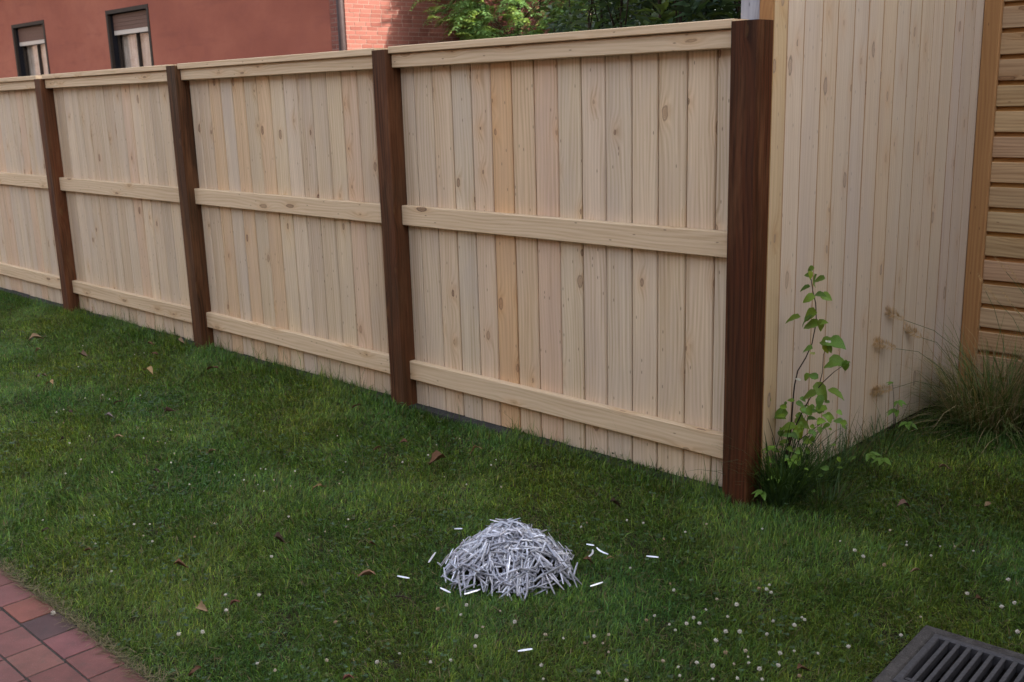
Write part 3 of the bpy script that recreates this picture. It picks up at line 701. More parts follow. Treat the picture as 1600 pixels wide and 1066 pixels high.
# ------------------------------------------------------------------ lawn
CI = CAM_M.inverted(); CIM = np.array(CI)
def in_view(P, mx=1.16):
    q = np.c_[P, np.ones(len(P))] @ CIM.T
    zc = -q[:, 2]; k = cd.lens/18.0
    return (zc > .3) & (np.abs(q[:, 0]/zc*k) < mx) & (np.abs(q[:, 1]/zc*k) < mx*0.72), zc
def lownoise(x, y, s=1.0, ph=0.0):
    return (np.sin(x*2.1*s+ph+1.3*np.sin(y*1.7*s))+np.sin(y*2.7*s+2*ph+1.1*np.sin(x*1.3*s+ph))+np.sin((x+y)*4.3*s+ph*3)*.6+np.sin((x*1.3-y)*7.7*s+ph)*.4)/3.0
def patch(x, y):
    return lownoise(x, y, 1.0, .4)*.6+lownoise(x, y, 3.1, 2.0)*.4
PX, PY = -0.20, -1.02
def allowed(P):
    x, y = P[:, 0], P[:, 1]
    edge = PATHY + 0.008*np.sin(x*23)+.006*np.sin(x*61)
    ok = (y > edge)
    left = (x < 0.06) & (y < 0.075+0.02*np.sin(x*9)+0.012*np.sin(x*31))
    bare = ((x > -2.0) & (x < -1.25) & (y > 0.0-0.02*np.sin(x*14))) | ((x < -6.45) & (y > 0.01))
    right = (x >= 0.06) & (y < 2.09) & ((x > WX+.005) | (y < -.002))
    ok &= (left & ~bare) | right
    for (px, _) in [(v_, 0) for v_ in posts.values()]:
        ok &= ~((x > px-.004) & (x < px+PWID+.004) & (y > -.004))
    ok &= ~((x > FX0-.002) & (x < FX1+.002) & (y > FY0-.002) & (y < FY1+.002))
    ok &= ((x-PX)**2+(y-PY)**2 > 0.165**2)
    return ok
def sample(n, area):
    return np.stack([rng.uniform(area[0], area[1], n), rng.uniform(area[2], area[3], n), np.full(n, SOILZ)], 1)
PAL = np.array([(.080, .150, .023), (.098, .162, .023), (.060, .126, .025), (.132, .180, .032), (.084, .146, .050)])
def make_lawn(area, dens0, lmul=1.0):
    n = int((area[1]-area[0])*(area[3]-area[2])*dens0); P = sample(n, area)
    iv, zc = in_view(P); keep = iv & allowed(P)
    P = P[keep]; zc = zc[keep]
    k = rng.uniform(0, 1, len(P)) < np.clip((3.2/zc)**1.1, .30, 1)*np.clip(1.0+.7*lownoise(P[:, 0], P[:, 1], 6.1, 4.2), .35, 1); P = P[k]; zc = zc[k]
    pt = patch(P[:, 0], P[:, 1]); n = len(P)
    fencey = (P[:, 0] < 0.05) & (P[:, 1] > -0.10)
    L = rng.gamma(9, .0033, n)*(1+.28*pt)*lmul
    L *= 1+.16*np.clip(lownoise(P[:, 0], P[:, 1], 19., 5.1), -1, 1)
    L *= np.where(fencey, rng.uniform(.9, 1.9, n), 1)
    L = np.where(P[:, 1] < PATHY+.04, L*.8, L)
    W = rng.uniform(.0014, .0028, n)*np.clip(zc/3.4, .9, 1.6)
    lean = np.abs(rng.normal(.78, .42, n)); lean = np.where(fencey, lean*.55, lean); curve = np.abs(rng.normal(.5, .45, n))
    az = 2.6*lownoise(P[:, 0], P[:, 1], 2.2, 7.0)+rng.normal(0, 1.25, n)
    tint = PAL[rng.integers(0, len(PAL), n)]*rng.gamma(6, 1/5.6, (n, 1)).clip(.35, 2.2)
    hue = lownoise(P[:, 0], P[:, 1], 1.7, 5.0)[:, None]
    tint = tint*(1+np.array([[.34, .10, -.10]])*np.clip(hue, -1, 1))*(1+.15*np.clip(lownoise(P[:, 0], P[:, 1], 5.3, 1.7), -1, 1)[:, None])*(1+.15*np.clip(lownoise(P[:, 0], P[:, 1], 17., 2.9), -1, 1)[:, None])
    dry = rng.uniform(0, 1, n) < np.where(P[:, 1] < PATHY+.04, .30, .05+.07*np.clip(lownoise(P[:, 0], P[:, 1], 2.6, 9.), 0, 1))
    tint[dry] = np.array([.17, .14, .065])*rng.uniform(.55, 1.25, (dry.sum(), 1))
    return blades(P, L, W, az, lean, curve, tint)
V, F, T = make_lawn((-11.0, 3.2, PATHY-.02, 2.1), 56000)
print('blades', len(F[0]))
lawn = tag(link('lawn_grass', np_mesh('lawn_grass', V, F, T), GRASS), 'short green lawn grass filling the yard in front of the fence', 'grass', kind='stuff')
# thatch: dead blades lying flat, most along the path edge
n = 3400; P = np.stack([rng.uniform(-3.2, .2, n), PATHY+np.abs(rng.normal(0, .024, n))-.016, np.full(n, -.004)+rng.uniform(0, .012, n)], 1)
n2 = 30000; P2 = sample(n2, (-8, 2.4, PATHY, 1.9)); P2[:, 2] += rng.uniform(.004, .03, n2); k = in_view(P2)[0] & allowed(P2); P2 = P2[k]
P = np.r_[P, P2]; n = len(P)
V, F, T = blades(P, rng.uniform(.018, .05, n), rng.uniform(.0012, .0026, n), rng.uniform(0, 6.283, n), rng.uniform(1.15, 1.6, n), rng.uniform(-.25, .3, n), np.array([[.17, .14, .075]])*rng.uniform(.4, 1.3, (n, 1)))
tag(link('dead_grass', np_mesh('dead_grass', V, F, T), GRASS), 'dry straw coloured blades lying in the lawn and along the path edge', 'grass', kind='stuff')
# clover leaves
n = 26000; P = sample(n, (-8, 2.4, PATHY+.03, 1.9)); k = in_view(P)[0] & allowed(P) & (lownoise(P[:, 0], P[:, 1], 2.3, 3.3) > rng.uniform(-.35, .9, n)); P = P[k]; P[:, 2] = rng.uniform(-.012, .014, len(P)); n = len(P)
P3 = np.repeat(P, 3, 0); a = np.repeat(rng.uniform(0, 6.283, n), 3)+np.tile([0, 2.09, 4.19], n)
d_ = unit(np.stack([np.cos(a), np.sin(a), rng.uniform(.05, .5, 3*n)], 1)); sz = np.repeat(rng.uniform(.007, .013, n), 3)
V, F, T = leaf_cloud(P3, d_, sz, sz*.9, np.repeat(np.array([[.050, .095, .036]])*rng.uniform(.6, 1.35, (n, 1)), 3, 0))
tag(link('clover_leaves', np_mesh('clover_leaves', V, F, T), LEAFA), 'small round clover leaves growing among the lawn grass', 'clover', kind='stuff')
# long seeding blades against the fence foot
n = 1500; P = np.stack([rng.uniform(-8.2, -.02, n), rng.uniform(.0, .075, n), np.full(n, SOILZ)], 1)
dn = lownoise(P[:, 0], P[:, 1]*0, 2.2, 1.0); k = (dn > rng.uniform(-.3, 1.2, n)) & allowed(P); P = P[k]; n = len(P)
V, F, T = blades(P, rng.gamma(6, .019, n), rng.uniform(.0018, .003, n), rng.uniform(0, 6.283, n), np.abs(rng.normal(.22, .16, n)), rng.uniform(.1, .8, n), PAL[rng.integers(0, 5, n)]*rng.uniform(.7, 1.4, (n, 1)))
tag(link('fence_grass', np_mesh('fence_grass', V, F, T), GRASS), 'taller thin grass blades growing up against the fence boards', 'grass', kind='stuff')

# ------------------------------------------------------------------ white strips
def strip_me(name, L, w_, bend, twist, th=0.0022, seg=5):
    """curled half-round sliver"""
    prof = [(-.5, 0), (-.28, .62), (0, .85), (.28, .62), (.5, 0), (0.2, .25), (-.2, .25)]
    V = []; F = []; n = len(prof)
    for i in range(seg):
        t = i/(seg-1)-.5; sc = 1-.35*(2*abs(t))**3
        ca, sa = math.cos(twist*t), math.sin(twist*t)
        for (a, b) in prof:
            y, z = a*w_*sc, b*w_*.55*sc
            V.append((t*L, y*ca-z*sa+bend*L*(t*t-.08), y*sa+z*ca))
    for i in range(seg-1):
        for k in range(n): F.append((i*n+k, i*n+(k+1) % n, (i+1)*n+(k+1) % n, (i+1)*n+k))
    F.append(tuple(range(n-1, -1, -1))); F.append(tuple(range((seg-1)*n, seg*n)))
    me = mesh(name, V, F); me.materials.append(STRIPM); return me
SM = [strip_me('strip', random.uniform(.050, .084), random.uniform(.0058, .0092), random.choice([0, 0, 0, .04, -.05, .13]), random.uniform(-.4, .4), seg=5) for _ in range(14)]
PH, PR = 0.120, 0.200
def dome(r, ang=0.0): return PH*max(0.0, 1-(r/PR)**2.3)*(1+.10*math.sin(3*ang+.7)*min(1, r/.1)+.07*math.sin(5*ang+2)*min(1, r/.1))+.004
def place(k, layer):
    for _ in range(50):
        r = PR*math.sqrt(random.random())*(1.0 if random.random() < .80 else 1.17); a = random.uniform(0, 6.283)
        lump = 1+.08*math.sin(3*a+1)+.06*math.sin(7*a)+random.uniform(-.05, .10)
        x, y = r*math.cos(a)*lump, r*math.sin(a)*lump
        if layer == 0 and random.random() < 0.4 and (x*0.66*1-y*.75 < -.02): continue     # far side mostly unseen
        break
    slope = math.atan2(PH*2.3*(r/PR)**1.3/PR, 1.0)
    nrm = Vector((math.cos(a)*math.sin(slope), math.sin(a)*math.sin(slope), math.cos(slope)))
    nrm = (nrm+Vector((random.gauss(0, .17), random.gauss(0, .17), 0))).normalized()
    t = nrm.orthogonal().normalized(); t.rotate(Matrix.Rotation(random.uniform(0, 6.283), 3, nrm))
    if random.random() < .08:                                     # many lie down the slope or across it
        dn = Vector((math.cos(a), math.sin(a), 0)); dn = (dn-nrm*dn.dot(nrm)).normalized(); t = (dn+t*.45); t = (t-nrm*t.dot(nrm)).normalized()
    b = nrm.cross(t)
    m = Matrix((t, b, nrm)).transposed().to_4x4()
    depth = [0.0, random.uniform(.003, .024)][layer]
    m.translation = Vector((PX+x, PY+y, 0.0+dome(r, a)-depth+random.uniform(-.003, .006)))
    return m
for k in range(289):
    o = link('white_strip', SM[k % 14]); o.matrix_world = place(k, 0)
    c = random.choice([random.uniform(.35, .62), random.uniform(.52, .85), random.uniform(.8, 1.12)]); o.color = (c, c, c*1.01, 1)
    tag(o, 'short white strip lying on the heap of strips in the lawn', 'strip', 'white strips heaped on the lawn')
V = []; F = []
for k in range(900):
    me = SM[k % 14]; m = place(k, 1 if k > 250 else 0); o0 = len(V)
    V += [m @ v_.co for v_ in me.vertices]; F += [tuple(i+o0 for i in p_.vertices) for p_ in me.polygons]
o = link('strip_heap', mesh('strip_heap', V, F), STRIPM); o.color = (.50, .50, .53, 1)
tag(o, 'dense heap of white grey strips piled on the lawn', 'strip heap', 'white strips heaped on the lawn', 'stuff')
for (x0, y0, x1, y1, lab) in [
(-0.394, -1.227, -0.431, -1.162, 'white strip standing apart left of the pile, tilted steeply'),
(-0.39, -1.369, -0.348, -1.351, 'white strip lying alone farthest left of the pile'),
(-0.213, -1.333, -0.167, -1.329, 'white strip just below the left edge of the pile'),
(-0.124, -1.309, -0.107, -1.253, 'white strip touching the lower left edge of the pile'),
(-0.536, -0.97, -0.517, -0.954, 'greyish short strip behind the upper left side of the pile'),
(0.145, -0.691, 0.186, -0.676, 'white strip lying alone farthest right of the pile'),
(0.146, -0.995, 0.162, -0.95, 'white strip lying to the lower right of the pile'),
(0.254, -1.448, 0.281, -1.415, 'white strip lying alone in front of the pile near the bottom edge'),
(-0.029, -0.757, 0.036, -0.772, 'slightly curved strip right of the pile behind the orange brown leaf'),
(0.005, -0.833, -0.027, -0.77, 'curved upright strip between the pile and the orange brown leaf'),
(-0.072, -0.752, -0.05, -0.746, 'tiny white strip at the upper right rim of the pile')]:
    Ln = math.hypot(x1-x0, y1-y0)
    me = strip_me('strip', max(Ln, .03), .008, random.uniform(-.05, .05) if 'curved' not in lab else .35, .2)
    o = link('white_strip', me); o.location = ((x0+x1)/2, (y0+y1)/2, .016); o.rotation_euler = (0, random.uniform(-.08, .08), math.atan2(y1-y0, x1-x0))
    c = 1.12 if 'greyish' not in lab else .75; o.color = (c, c, c, 1); tag(o, lab, 'strip', 'loose strips around the heap')

# ------------------------------------------------------------------ clover flowers
def clover_me(seed):
    rr = random.Random(seed); V = []; F = []
    n = 34
    for k in range(n):
        z = 1-2*(k+.5)/n; a = k*2.39996; r = math.sqrt(1-z*z)
        d_ = Vector((r*math.cos(a), r*math.sin(a), z*.8+.12)).normalized(); ln = rr.uniform(.0075, .0105)*(1.0 if z > -.3 else .8)
        s = d_.orthogonal().normalized(); t = d_.cross(s); c = Vector((0, 0, .0))
        o = len(V); p1 = c+d_*ln*.45; p2 = c+d_*ln
        V += [p1+s*.0016, p1-s*.0008+t*.0014, p1-s*.0008-t*.0014, p2+s*.0007, p2-s*.0004+t*.0006, p2-s*.0004-t*.0006]
        F += [(o, o+1, o+4, o+3), (o+1, o+2, o+5, o+4), (o+2, o, o+3, o+5), (o+3, o+4, o+5)]
    mi = [0]*len(F)
    v, f = tube([(0, 0, -.05), (.002, .001, -.02), (0, 0, -.002)], [.0009, .0009, .0011], 4)
    o = len(V); V += v; F += [tuple(i+o for i in q) for q in f]; mi += [1]*len(f)
    me = mesh('clover_flower', V, F, True, mi); me.materials.append(PETAL); me.materials.append(GRASS_STEM); return me
GRASS_STEM = simple('clover_stem', (.06, .10, .03), .6, .3)
CM = [clover_me(s) for s in range(5)]
for i, (x, y) in enumerate([(-4.773, -0.518), (-4.191, -0.804), (-4.086, -0.741), (-4.229, -0.414), (-4.072, -0.526), (-4.178, -0.373), (-3.416, -1.004), (-3.417, -1.103), (-3.308, -1.014), (-3.4, -0.858), (-3.232, -0.872), (-3.325, -1.263), (-3.295, -1.313), (-3.067, -1.372), (-2.761, -1.374), (-2.719, -1.491), (-2.518, -1.212), (-2.332, -1.195), (-2.407, -1.196), (-2.516, -1.068), (-2.415, -1.568), (-2.456, -1.692), (-2.307, -1.685), (-2.16, -1.54), (-2.185, -1.228), (-2.056, -1.312), (-1.714, -1.195), (-1.63, -1.145), (-1.773, -1.235), (-1.611, -1.211), (-1.737, -1.397), (-1.991, -1.408), (-4.527, -1.069), (-1.784, -0.591), (-1.364, -0.87), (-1.275, -0.957), (-1.442, -0.797), (-1.674, -1.088), (-1.649, -1.078), (-1.52, -1.012), (-1.384, -1.127), (-1.439, -1.222), (-1.51, -1.126), (-1.517, -1.201), (-1.363, -0.565), (-1.246, -0.633), (-1.327, -0.36), (-1.299, -0.239), (-1.235, -0.492), (-0.969, -0.324), (-0.921, -0.403), (-0.809, -0.543), (-0.713, -0.549), (-0.828, -0.637), (-0.978, -0.626), (-1.825, -1.979), (-1.725, -1.818), (-1.51, -1.758), (-1.456, -1.72), (-1.376, -1.786), (-1.453, -1.936), (-1.306, -1.786), (-1.211, -1.666), (-1.184, -1.589), (-1.28, -1.617), (-1.274, -1.547), (-0.706, -1.837), (-0.613, -1.89), (-0.554, -2.007), (-0.591, -2.066), (-1.169, -2.008), (-1.107, -1.322), (-0.88, -1.388), (-0.846, -1.57), (-0.914, -1.181), (-0.876, -1.222), (-0.793, -1.174), (-0.896, -1.302), (-0.643, -1.751), (-0.294, -1.697), (-0.123, -1.424), (-0.06, -1.358), (-0.126, -1.852), (-0.007, -1.761), (-0.003, -1.681), (0.1, -1.652), (0.149, -1.617), (0.085, -1.427), (0.134, -1.506), (0.098, -1.467), (-0.256, -2.001), (-0.184, -1.988), (-0.736, -1.101), (0.035, -1.303), (-0.024, -1.416), (-0.195, -0.644), (-0.198, -0.607), (-0.099, -0.49), (-0.038, -0.47), (0.096, -0.524), (0.14, -0.317), (0.128, -0.436), (0.153, -0.791), (0.339, -0.819), (0.362, -0.83), (0.512, -0.809), (0.573, -0.79), (0.567, -0.65), (0.581, -0.626), (0.429, -1.065), (0.421, -1.013), (0.523, -0.988), (0.525, -0.954), (0.554, -0.965), (0.525, -0.888), (0.518, -1.039), (0.484, -1.022), (0.641, -0.956), (0.672, -0.928), (0.598, -0.879), (0.645, -1.013), (0.248, -1.324), (0.299, -1.3), (0.36, -1.23), (0.388, -1.196), (0.363, -1.278), (0.408, -1.248), (0.451, -1.273), (0.353, -1.454), (0.405, -1.503), (0.498, -1.376), (0.591, -1.367), (0.714, -1.068), (0.753, -1.085), (0.743, -1.009), (0.789, -1.066), (0.681, -1.163), (0.726, -1.15), (0.763, -1.205), (0.675, -1.236), (0.652, -1.211), (0.811, -1.159), (0.864, -1.119), (0.83, -1.076), (0.606, -1.22), (0.13, -1.334), (0.59, -0.149), (0.656, -0.17), (0.702, -0.2), (0.679, 0.054), (0.758, 0.018), (0.781, -0.034), (0.867, 0.04), (0.909, 0.063), (0.876, -0.055), (0.791, -0.229), (0.606, -0.64), (0.578, -0.604), (1.137, -0.073), (1.073, -0.242), (1.186, -0.263), (1.211, -0.23), (0.718, -0.816), (0.762, -0.723), (0.784, -0.747), (0.777, -0.795), (0.745, -0.895), (0.82, -0.95), (0.847, -0.918), (0.769, -1.038), (0.856, -1.021), (0.926, -1.03), (0.95, -0.792), (0.909, -0.895), (1.036, -0.638), (1.279, -0.397), (1.03, -0.488), (0.33, -0.24), (0.971, 0.068)]):
    far = math.hypot(x-2.2, y+3.4)
    o = link('clover_flower', CM[i % 5], None, None, (x, y, random.uniform(.008, .022)), (random.uniform(-.5, .5), random.uniform(-.5, .5), random.uniform(0, 6.28)))
    s = random.uniform(.55, 1.0)*(.85 if far < 3.6 else .62); o.scale = (s, s, s)
    q = random.random(); o.color = (1, 1, 1, 1) if q < .7 else ((.78, .70, .60, 1) if q < .88 else (.55, .42, .30, 1))
    tag(o, 'small round white clover flower head in the lawn', 'clover flower', 'white clover flowers dotted over the lawn')
o = link('clover_flower', CM[1], None, None, (-1.045, -2.262, .006), (1.3, .4, .5)); tag(o, 'cut clover flower head lying on the dark purplish paver', 'clover flower')

# ------------------------------------------------------------------ fallen leaves and twig
def leaf_me(seed, w_=.62, curl=.55, lob=.12):
    rr = random.Random(seed); V = []; F = []; nx, ny = 9, 5
    cu = rr.uniform(.6, 1.2)*curl; cx_ = rr.uniform(-.5, .5)
    for i in range(nx):
        t = i/(nx-1); hw = w_*.5*math.sin(math.pi*min(1, t*1.02+.0)**.8)*(1+lob*math.sin(t*19+seed))+.012
        for j in range(ny):
            q = j/(ny-1)*2-1
            V.append((t-.5, q*hw*(1+.12*math.sin(t*11+seed*2+q))+.09*math.sin(t*4+seed), cu*.75*q*q*hw*2+.30*curl*math.sin(t*3.1+cx_*3)+.06*math.sin(q*4+t*7+seed)+rr.uniform(-.03, .03)))
    for i in range(nx-1):
        for j in range(ny-1): F.append((i*ny+j, i*ny+j+1, (i+1)*ny+j+1, (i+1)*ny+j))
    v, f = tube([(.48, .03, .0), (.6, .05, .02), (.74, .03, .05)], [.012, .01, .008], 4); o = len(V); V += [tuple(p) for p in v]; F += [tuple(k+o for k in p) for p in f]
    me = mesh('fallen_leaf', V, F, True); me.materials.append(FALLEN); return me
LM = [leaf_me(s, .5+.12*(s % 3), .5+.2*(s % 2)) for s in range(5)]
LT = [leaf_me(11, .16, .9), leaf_me(13, .2, 1.0)]
LC = {'tan': (.24, .16, .09), 'gold': (.31, .205, .095), 'brown': (.11, .068, .042), 'rust': (.125, .062, .032), 'dark': (.05, .03, .02), 'grey': (.17, .13, .13),
      'redgrey': (.15, .085, .07), 'pink': (.19, .11, .085), 'thin': (.26, .17, .08), 'bigbrown': (.22, .125, .075), 'redbrown': (.15, .058, .042)}
for i, (x, y, s, c, lab) in enumerate([
(-5.171, -0.67, 0.116, 'tan', 'large curled tan leaf on the lawn farthest left near the fence'),
(-4.804, -0.808, 0.055, 'tan', None),
(-4.423, -0.664, 0.075, 'brown', None),
(-4.362, -0.235, 0.052, 'rust', None),
(-4.08, -0.352, 0.05, 'rust', None),
(-3.658, -0.606, 0.1, 'gold', 'golden tan leaf on the lawn in front of the second fence post from the left'),
(-4.1, -1.089, 0.046, 'pink', None),
(-4.096, -1.049, 0.039, 'brown', None),
(-3.861, -1.115, 0.067, 'gold', 'small yellow tan leaf at the left edge of the lawn'),
(-3.179, -1.028, 0.052, 'brown', None),
(-3.205, -1.276, 0.044, 'dark', None),
(-2.958, -1.175, 0.05, 'grey', 'small lavender grey leaf in the left part of the lawn'),
(-2.793, -0.924, 0.064, 'redgrey', 'crumpled reddish grey leaf in the left middle of the lawn'),
(-2.58, -1.306, 0.047, 'tan', None),
(-3.428, -0.309, 0.078, 'rust', None),
(-2.03, -1.125, 0.05, 'tan', None),
(-4.262, -0.064, 0.069, 'tan', None),
(-2.772, -1.503, 0.031, 'dark', None),
(-1.985, -1.417, 0.037, 'dark', None),
(-2.096, -0.238, 0.05, 'rust', 'small rust brown leaf near the foot of the middle fence post'),
(-1.467, -0.598, 0.044, 'rust', None),
(-1.446, -0.462, 0.048, 'rust', None),
(-1.138, -0.524, 0.091, 'rust', 'large rust brown leaf midway between the white pile and the fence'),
(-1.093, -0.332, 0.075, 'thin', 'thin curled tan leaf standing below the fence gap'),
(-1.262, -1.074, 0.064, 'thin', 'thin curled straw coloured leaf in the middle of the lawn'),
(-0.461, -1.444, 0.067, 'bigbrown', 'largest brown leaf lying left of the white pile'),
(-0.653, -1.268, 0.03, 'rust', None),
(-0.941, -1.473, 0.052, 'dark', 'dark brown leaf on the lawn far left of the white pile'),
(0.017, -1.88, 0.036, 'redbrown', 'reddish brown leaf at the bottom edge of the photo'),
(-1.706, -2.017, 0.034, 'dark', None),
(-1.395, -1.991, 0.033, 'rust', None),
(-1.015, -1.828, 0.058, 'rust', None),
(-0.669, -1.94, 0.045, 'tan', 'faded tan leaf beside the reddish leaf above the brick path'),
(-0.621, -1.851, 0.037, 'redbrown', 'reddish brown leaf near the brick path beside two clover flowers'),
(-0.341, -2.15, 0.051, 'rust', 'long rust coloured leaf beside the lower end of the brick path'),
(0.032, -0.871, 0.042, 'rust', 'orange brown leaf touching the right side of the white pile'),
(-0.218, -0.411, 0.055, 'dark', 'dark curled leaf on the lawn behind and right of the white pile'),
(0.075, -0.806, 0.031, 'thin', None),
(0.622, 0.281, 0.059, 'pink', 'pinkish brown leaf on the dark lawn in front of the board wall'),
(0.854, 0.504, 0.037, 'tan', None),
(0.893, -0.219, 0.034, 'tan', None),
(0.927, -1.007, 0.039, 'rust', 'rust coloured leaf beside a clover flower left of the drain grate'),
(1.123, -0.274, 0.028, 'rust', None),
(0.571, 0.786, 0.048, 'tan', 'tan leaf upright in the lawn in front of the ornamental grass'),
(0.542, 1.693, 0.123, 'redbrown', 'large reddish leaf under the ornamental grass clump')]):
    th = c == 'thin'
    o = link('fallen_leaf', (LT[i % 2] if th else LM[i % 5]), None, None, (x, y, .024 if s > .03 else .02), (random.uniform(-.3, .3), random.uniform(-.3, .3), random.uniform(-.5, .5)+.78+(math.pi if random.random() < .5 else 0)))
    s = s*.80+.004; o.scale = (s, s, s); k = random.uniform(.9, 1.12); o.color = tuple(v_*k for v_ in LC[c])+(1,)
    tag(o, lab or {'tan': 'small dry tan leaf lying in the lawn', 'brown': 'small dull brown leaf lying in the lawn', 'rust': 'small rust coloured leaf lying in the lawn', 'dark': 'very small dark brown leaf sunk in the lawn', 'pink': 'small pinkish tan leaf at the left edge of the lawn', 'thin': 'small thin straw leaf right of the white pile'}[c], 'leaf', 'dry leaves scattered over the lawn')
tw_ = link('twig', tubes('twig', [([(.0, 0, 0), (.03, .006, .004), (.062, .004, .002)], [.0028, .0025, .0014])], 5), STEMM, None, (-.28, -1.47, .018), (0, 0, .25)); tag(tw_, 'short brown twig in the lawn near the bottom edge', 'twig')

# ------------------------------------------------------------------ plants by the end post
PYL = 0.22
STEMS = [[(0.147, 0.053), (0.148, 0.11), (0.17, 0.242), (0.174, 0.319), (0.183, 0.4), (0.192, 0.447), (0.203, 0.505), (0.227, 0.558), (0.241, 0.613), (0.252, 0.701), (0.254, 0.777), (0.254, 0.833), (0.25, 0.916)], [(0.152, 0.085), (0.174, 0.233), (0.208, 0.318), (0.244, 0.392), (0.29, 0.464), (0.321, 0.506), (0.352, 0.537)], [(0.292, 0.472), (0.293, 0.506), (0.282, 0.571), (0.268, 0.591)], [(0.159, 0.117), (0.209, 0.21), (0.26, 0.261), (0.31, 0.306), (0.344, 0.335)], [(0.146, 0.084), (0.119, 0.17), (0.104, 0.264), (0.114, 0.307)]]; PLEAVES = [(0.233, 0.91, 0.031, 200), (0.244, 0.894, 0.034, 170), (0.26, 0.896, 0.031, 290), (0.245, 0.865, 0.052, 190), (0.259, 0.871, 0.049, 245), (0.216, 0.836, 0.041, 200), (0.248, 0.802, 0.049, 200), (0.277, 0.817, 0.052, 25), (0.298, 0.808, 0.041, 340), (0.23, 0.726, 0.077, 205), (0.241, 0.718, 0.052, 220), (0.232, 0.689, 0.077, 187), (0.164, 0.708, 0.059, 195), (0.285, 0.696, 0.046, 250), (0.304, 0.712, 0.031, 30), (0.256, 0.606, 0.052, 195), (0.286, 0.62, 0.046, 170), (0.296, 0.626, 0.057, 20), (0.336, 0.63, 0.077, 5), (0.287, 0.596, 0.036, 300), (0.307, 0.599, 0.031, 300), (0.349, 0.558, 0.067, 190), (0.354, 0.561, 0.067, 350), (0.389, 0.55, 0.046, 265), (0.405, 0.567, 0.036, 60), (0.286, 0.505, 0.041, 160), (0.245, 0.488, 0.036, 240), (0.264, 0.42, 0.061, 195), (0.289, 0.43, 0.074, 310), (0.318, 0.406, 0.052, 265), (0.345, 0.43, 0.065, 350), (0.307, 0.369, 0.052, 185), (0.292, 0.362, 0.035, 320), (0.329, 0.335, 0.035, 350), (0.138, 0.327, 0.03, 80), (0.125, 0.309, 0.061, 195), (0.18, 0.275, 0.061, 190), (0.196, 0.273, 0.061, 340), (0.218, 0.257, 0.052, 280), (0.223, 0.254, 0.039, 320), (0.261, 0.227, 0.035, 20), (0.23, 0.215, 0.035, 300), (0.156, 0.204, 0.035, 170), (0.267, 0.342, 0.03, 100), (0.241, 0.342, 0.026, 140)]; PFL = [(0.282, 0.591), (0.345, 0.646), (0.226, 0.477)]
bx0, bz0 = STEMS[0][0]
plant = tag(empty('leafy_sapling', (bx0, PYL, SOILZ)), 'tall young plant with bright heart shaped leaves beside the end post', 'plant')
def pl_off(x, z): return Vector((x-bx0, 0, z-SOILZ))
for si, s in enumerate(STEMS):
    pts = [pl_off(*q)+Vector((0, .04*math.sin(i*.9+si*2)*(i/len(s)) + (.0, .06, .07, -.07, -.05)[si]*(i/max(1, len(s)-1)), 0)) for i, q in enumerate(s)]
    if si in (0, ): pts = [Vector((pts[0].x, 0, 0))]+pts
    r0_ = (.0042, .0036, .002, .002, .002)[si]; n = len(pts)
    link('stem', tubes('stem', [(pts, [r0_*(1-.65*i/(n-1)) for i in range(n)])], 6), STEMM, plant)
def heart_me(seed, w_=.78):
    rr = random.Random(seed); V = []; F = []; nx, ny = 9, 5
    for i in range(nx):
        t = i/(nx-1); hw = w_*.5*(math.sin(math.pi*t**.62))**.85*(1+.05*math.sin(i*2.6))+.004
        for j in range(ny):
            q = j/(ny-1)*2-1; V.append((t+(-.10*abs(q)*(1-t)**3), q*hw, .20*abs(q)*hw*2-.30*t*t+.02*math.sin(i*2+j)))
    for i in range(nx-1):
        for j in range(ny-1): F.append((i*ny+j, i*ny+j+1, (i+1)*ny+j+1, (i+1)*ny+j))
    me = mesh('leaf', V, F, True); me.materials.append(LEAFP); return me
HM = [heart_me(s, .62+.09*(s % 3)) for s in range(4)]
view = Vector((CAM_M[0][2], CAM_M[1][2], CAM_M[2][2]))
def put_leaf(root, x, z, s, ang, yoff=0.0, tint=None, me=None, flat=None):
    a = R(ang); ax = Vector((math.cos(a), random.uniform(-.45, .15), math.sin(a)*.9-.05)).normalized()
    nr = Vector((random.uniform(-.35, .45), random.uniform(-.9, -.2), random.uniform(.5, 1.1))).normalized()
    nr = (nr-ax*nr.dot(ax)).normalized(); b = nr.cross(ax)
    m = Matrix((ax, b, nr)).transposed().to_4x4()
    o = link('leaf', me or random.choice(HM), None, root); s = s*.90; o.matrix_local = Matrix.Translation(pl_off(x, z)+Vector((0, yoff, 0))-ax*s*.45) @ m @ Matrix.Diagonal((s, s, s, 1))
    k = random.uniform(.75, 1.25); t = tint or random.choice([(1.2, 1.08, .85), (1.4, 1.18, .8), (1.0, 1.0, .9)]); o.color = (t[0]*k, t[1]*k, t[2]*k, 1); return o
for i, (x, z, s, a) in enumerate(PLEAVES):
    t = (1.9, 1.35, .7) if i in (2, 19, 38) else ((1.5, 1.25, .8) if i in (36, 37, 39) else None)
    put_leaf(plant, x, z, s*1.15, a, random.uniform(-.05, .05), t)
for k in range(95):
    q = random.random(); z_ = .04+.36*q; x_ = bx0+random.gauss(.05+.06*q, .085)
    put_leaf(plant, x_, z_, random.uniform(.020, .042), random.choice([200, 340, 260, 300, 170, 20]), random.uniform(-.09, .05), random.choice([(1.25, 1.15, .8), (1, 1, 1), (1.5, 1.3, .7)]))
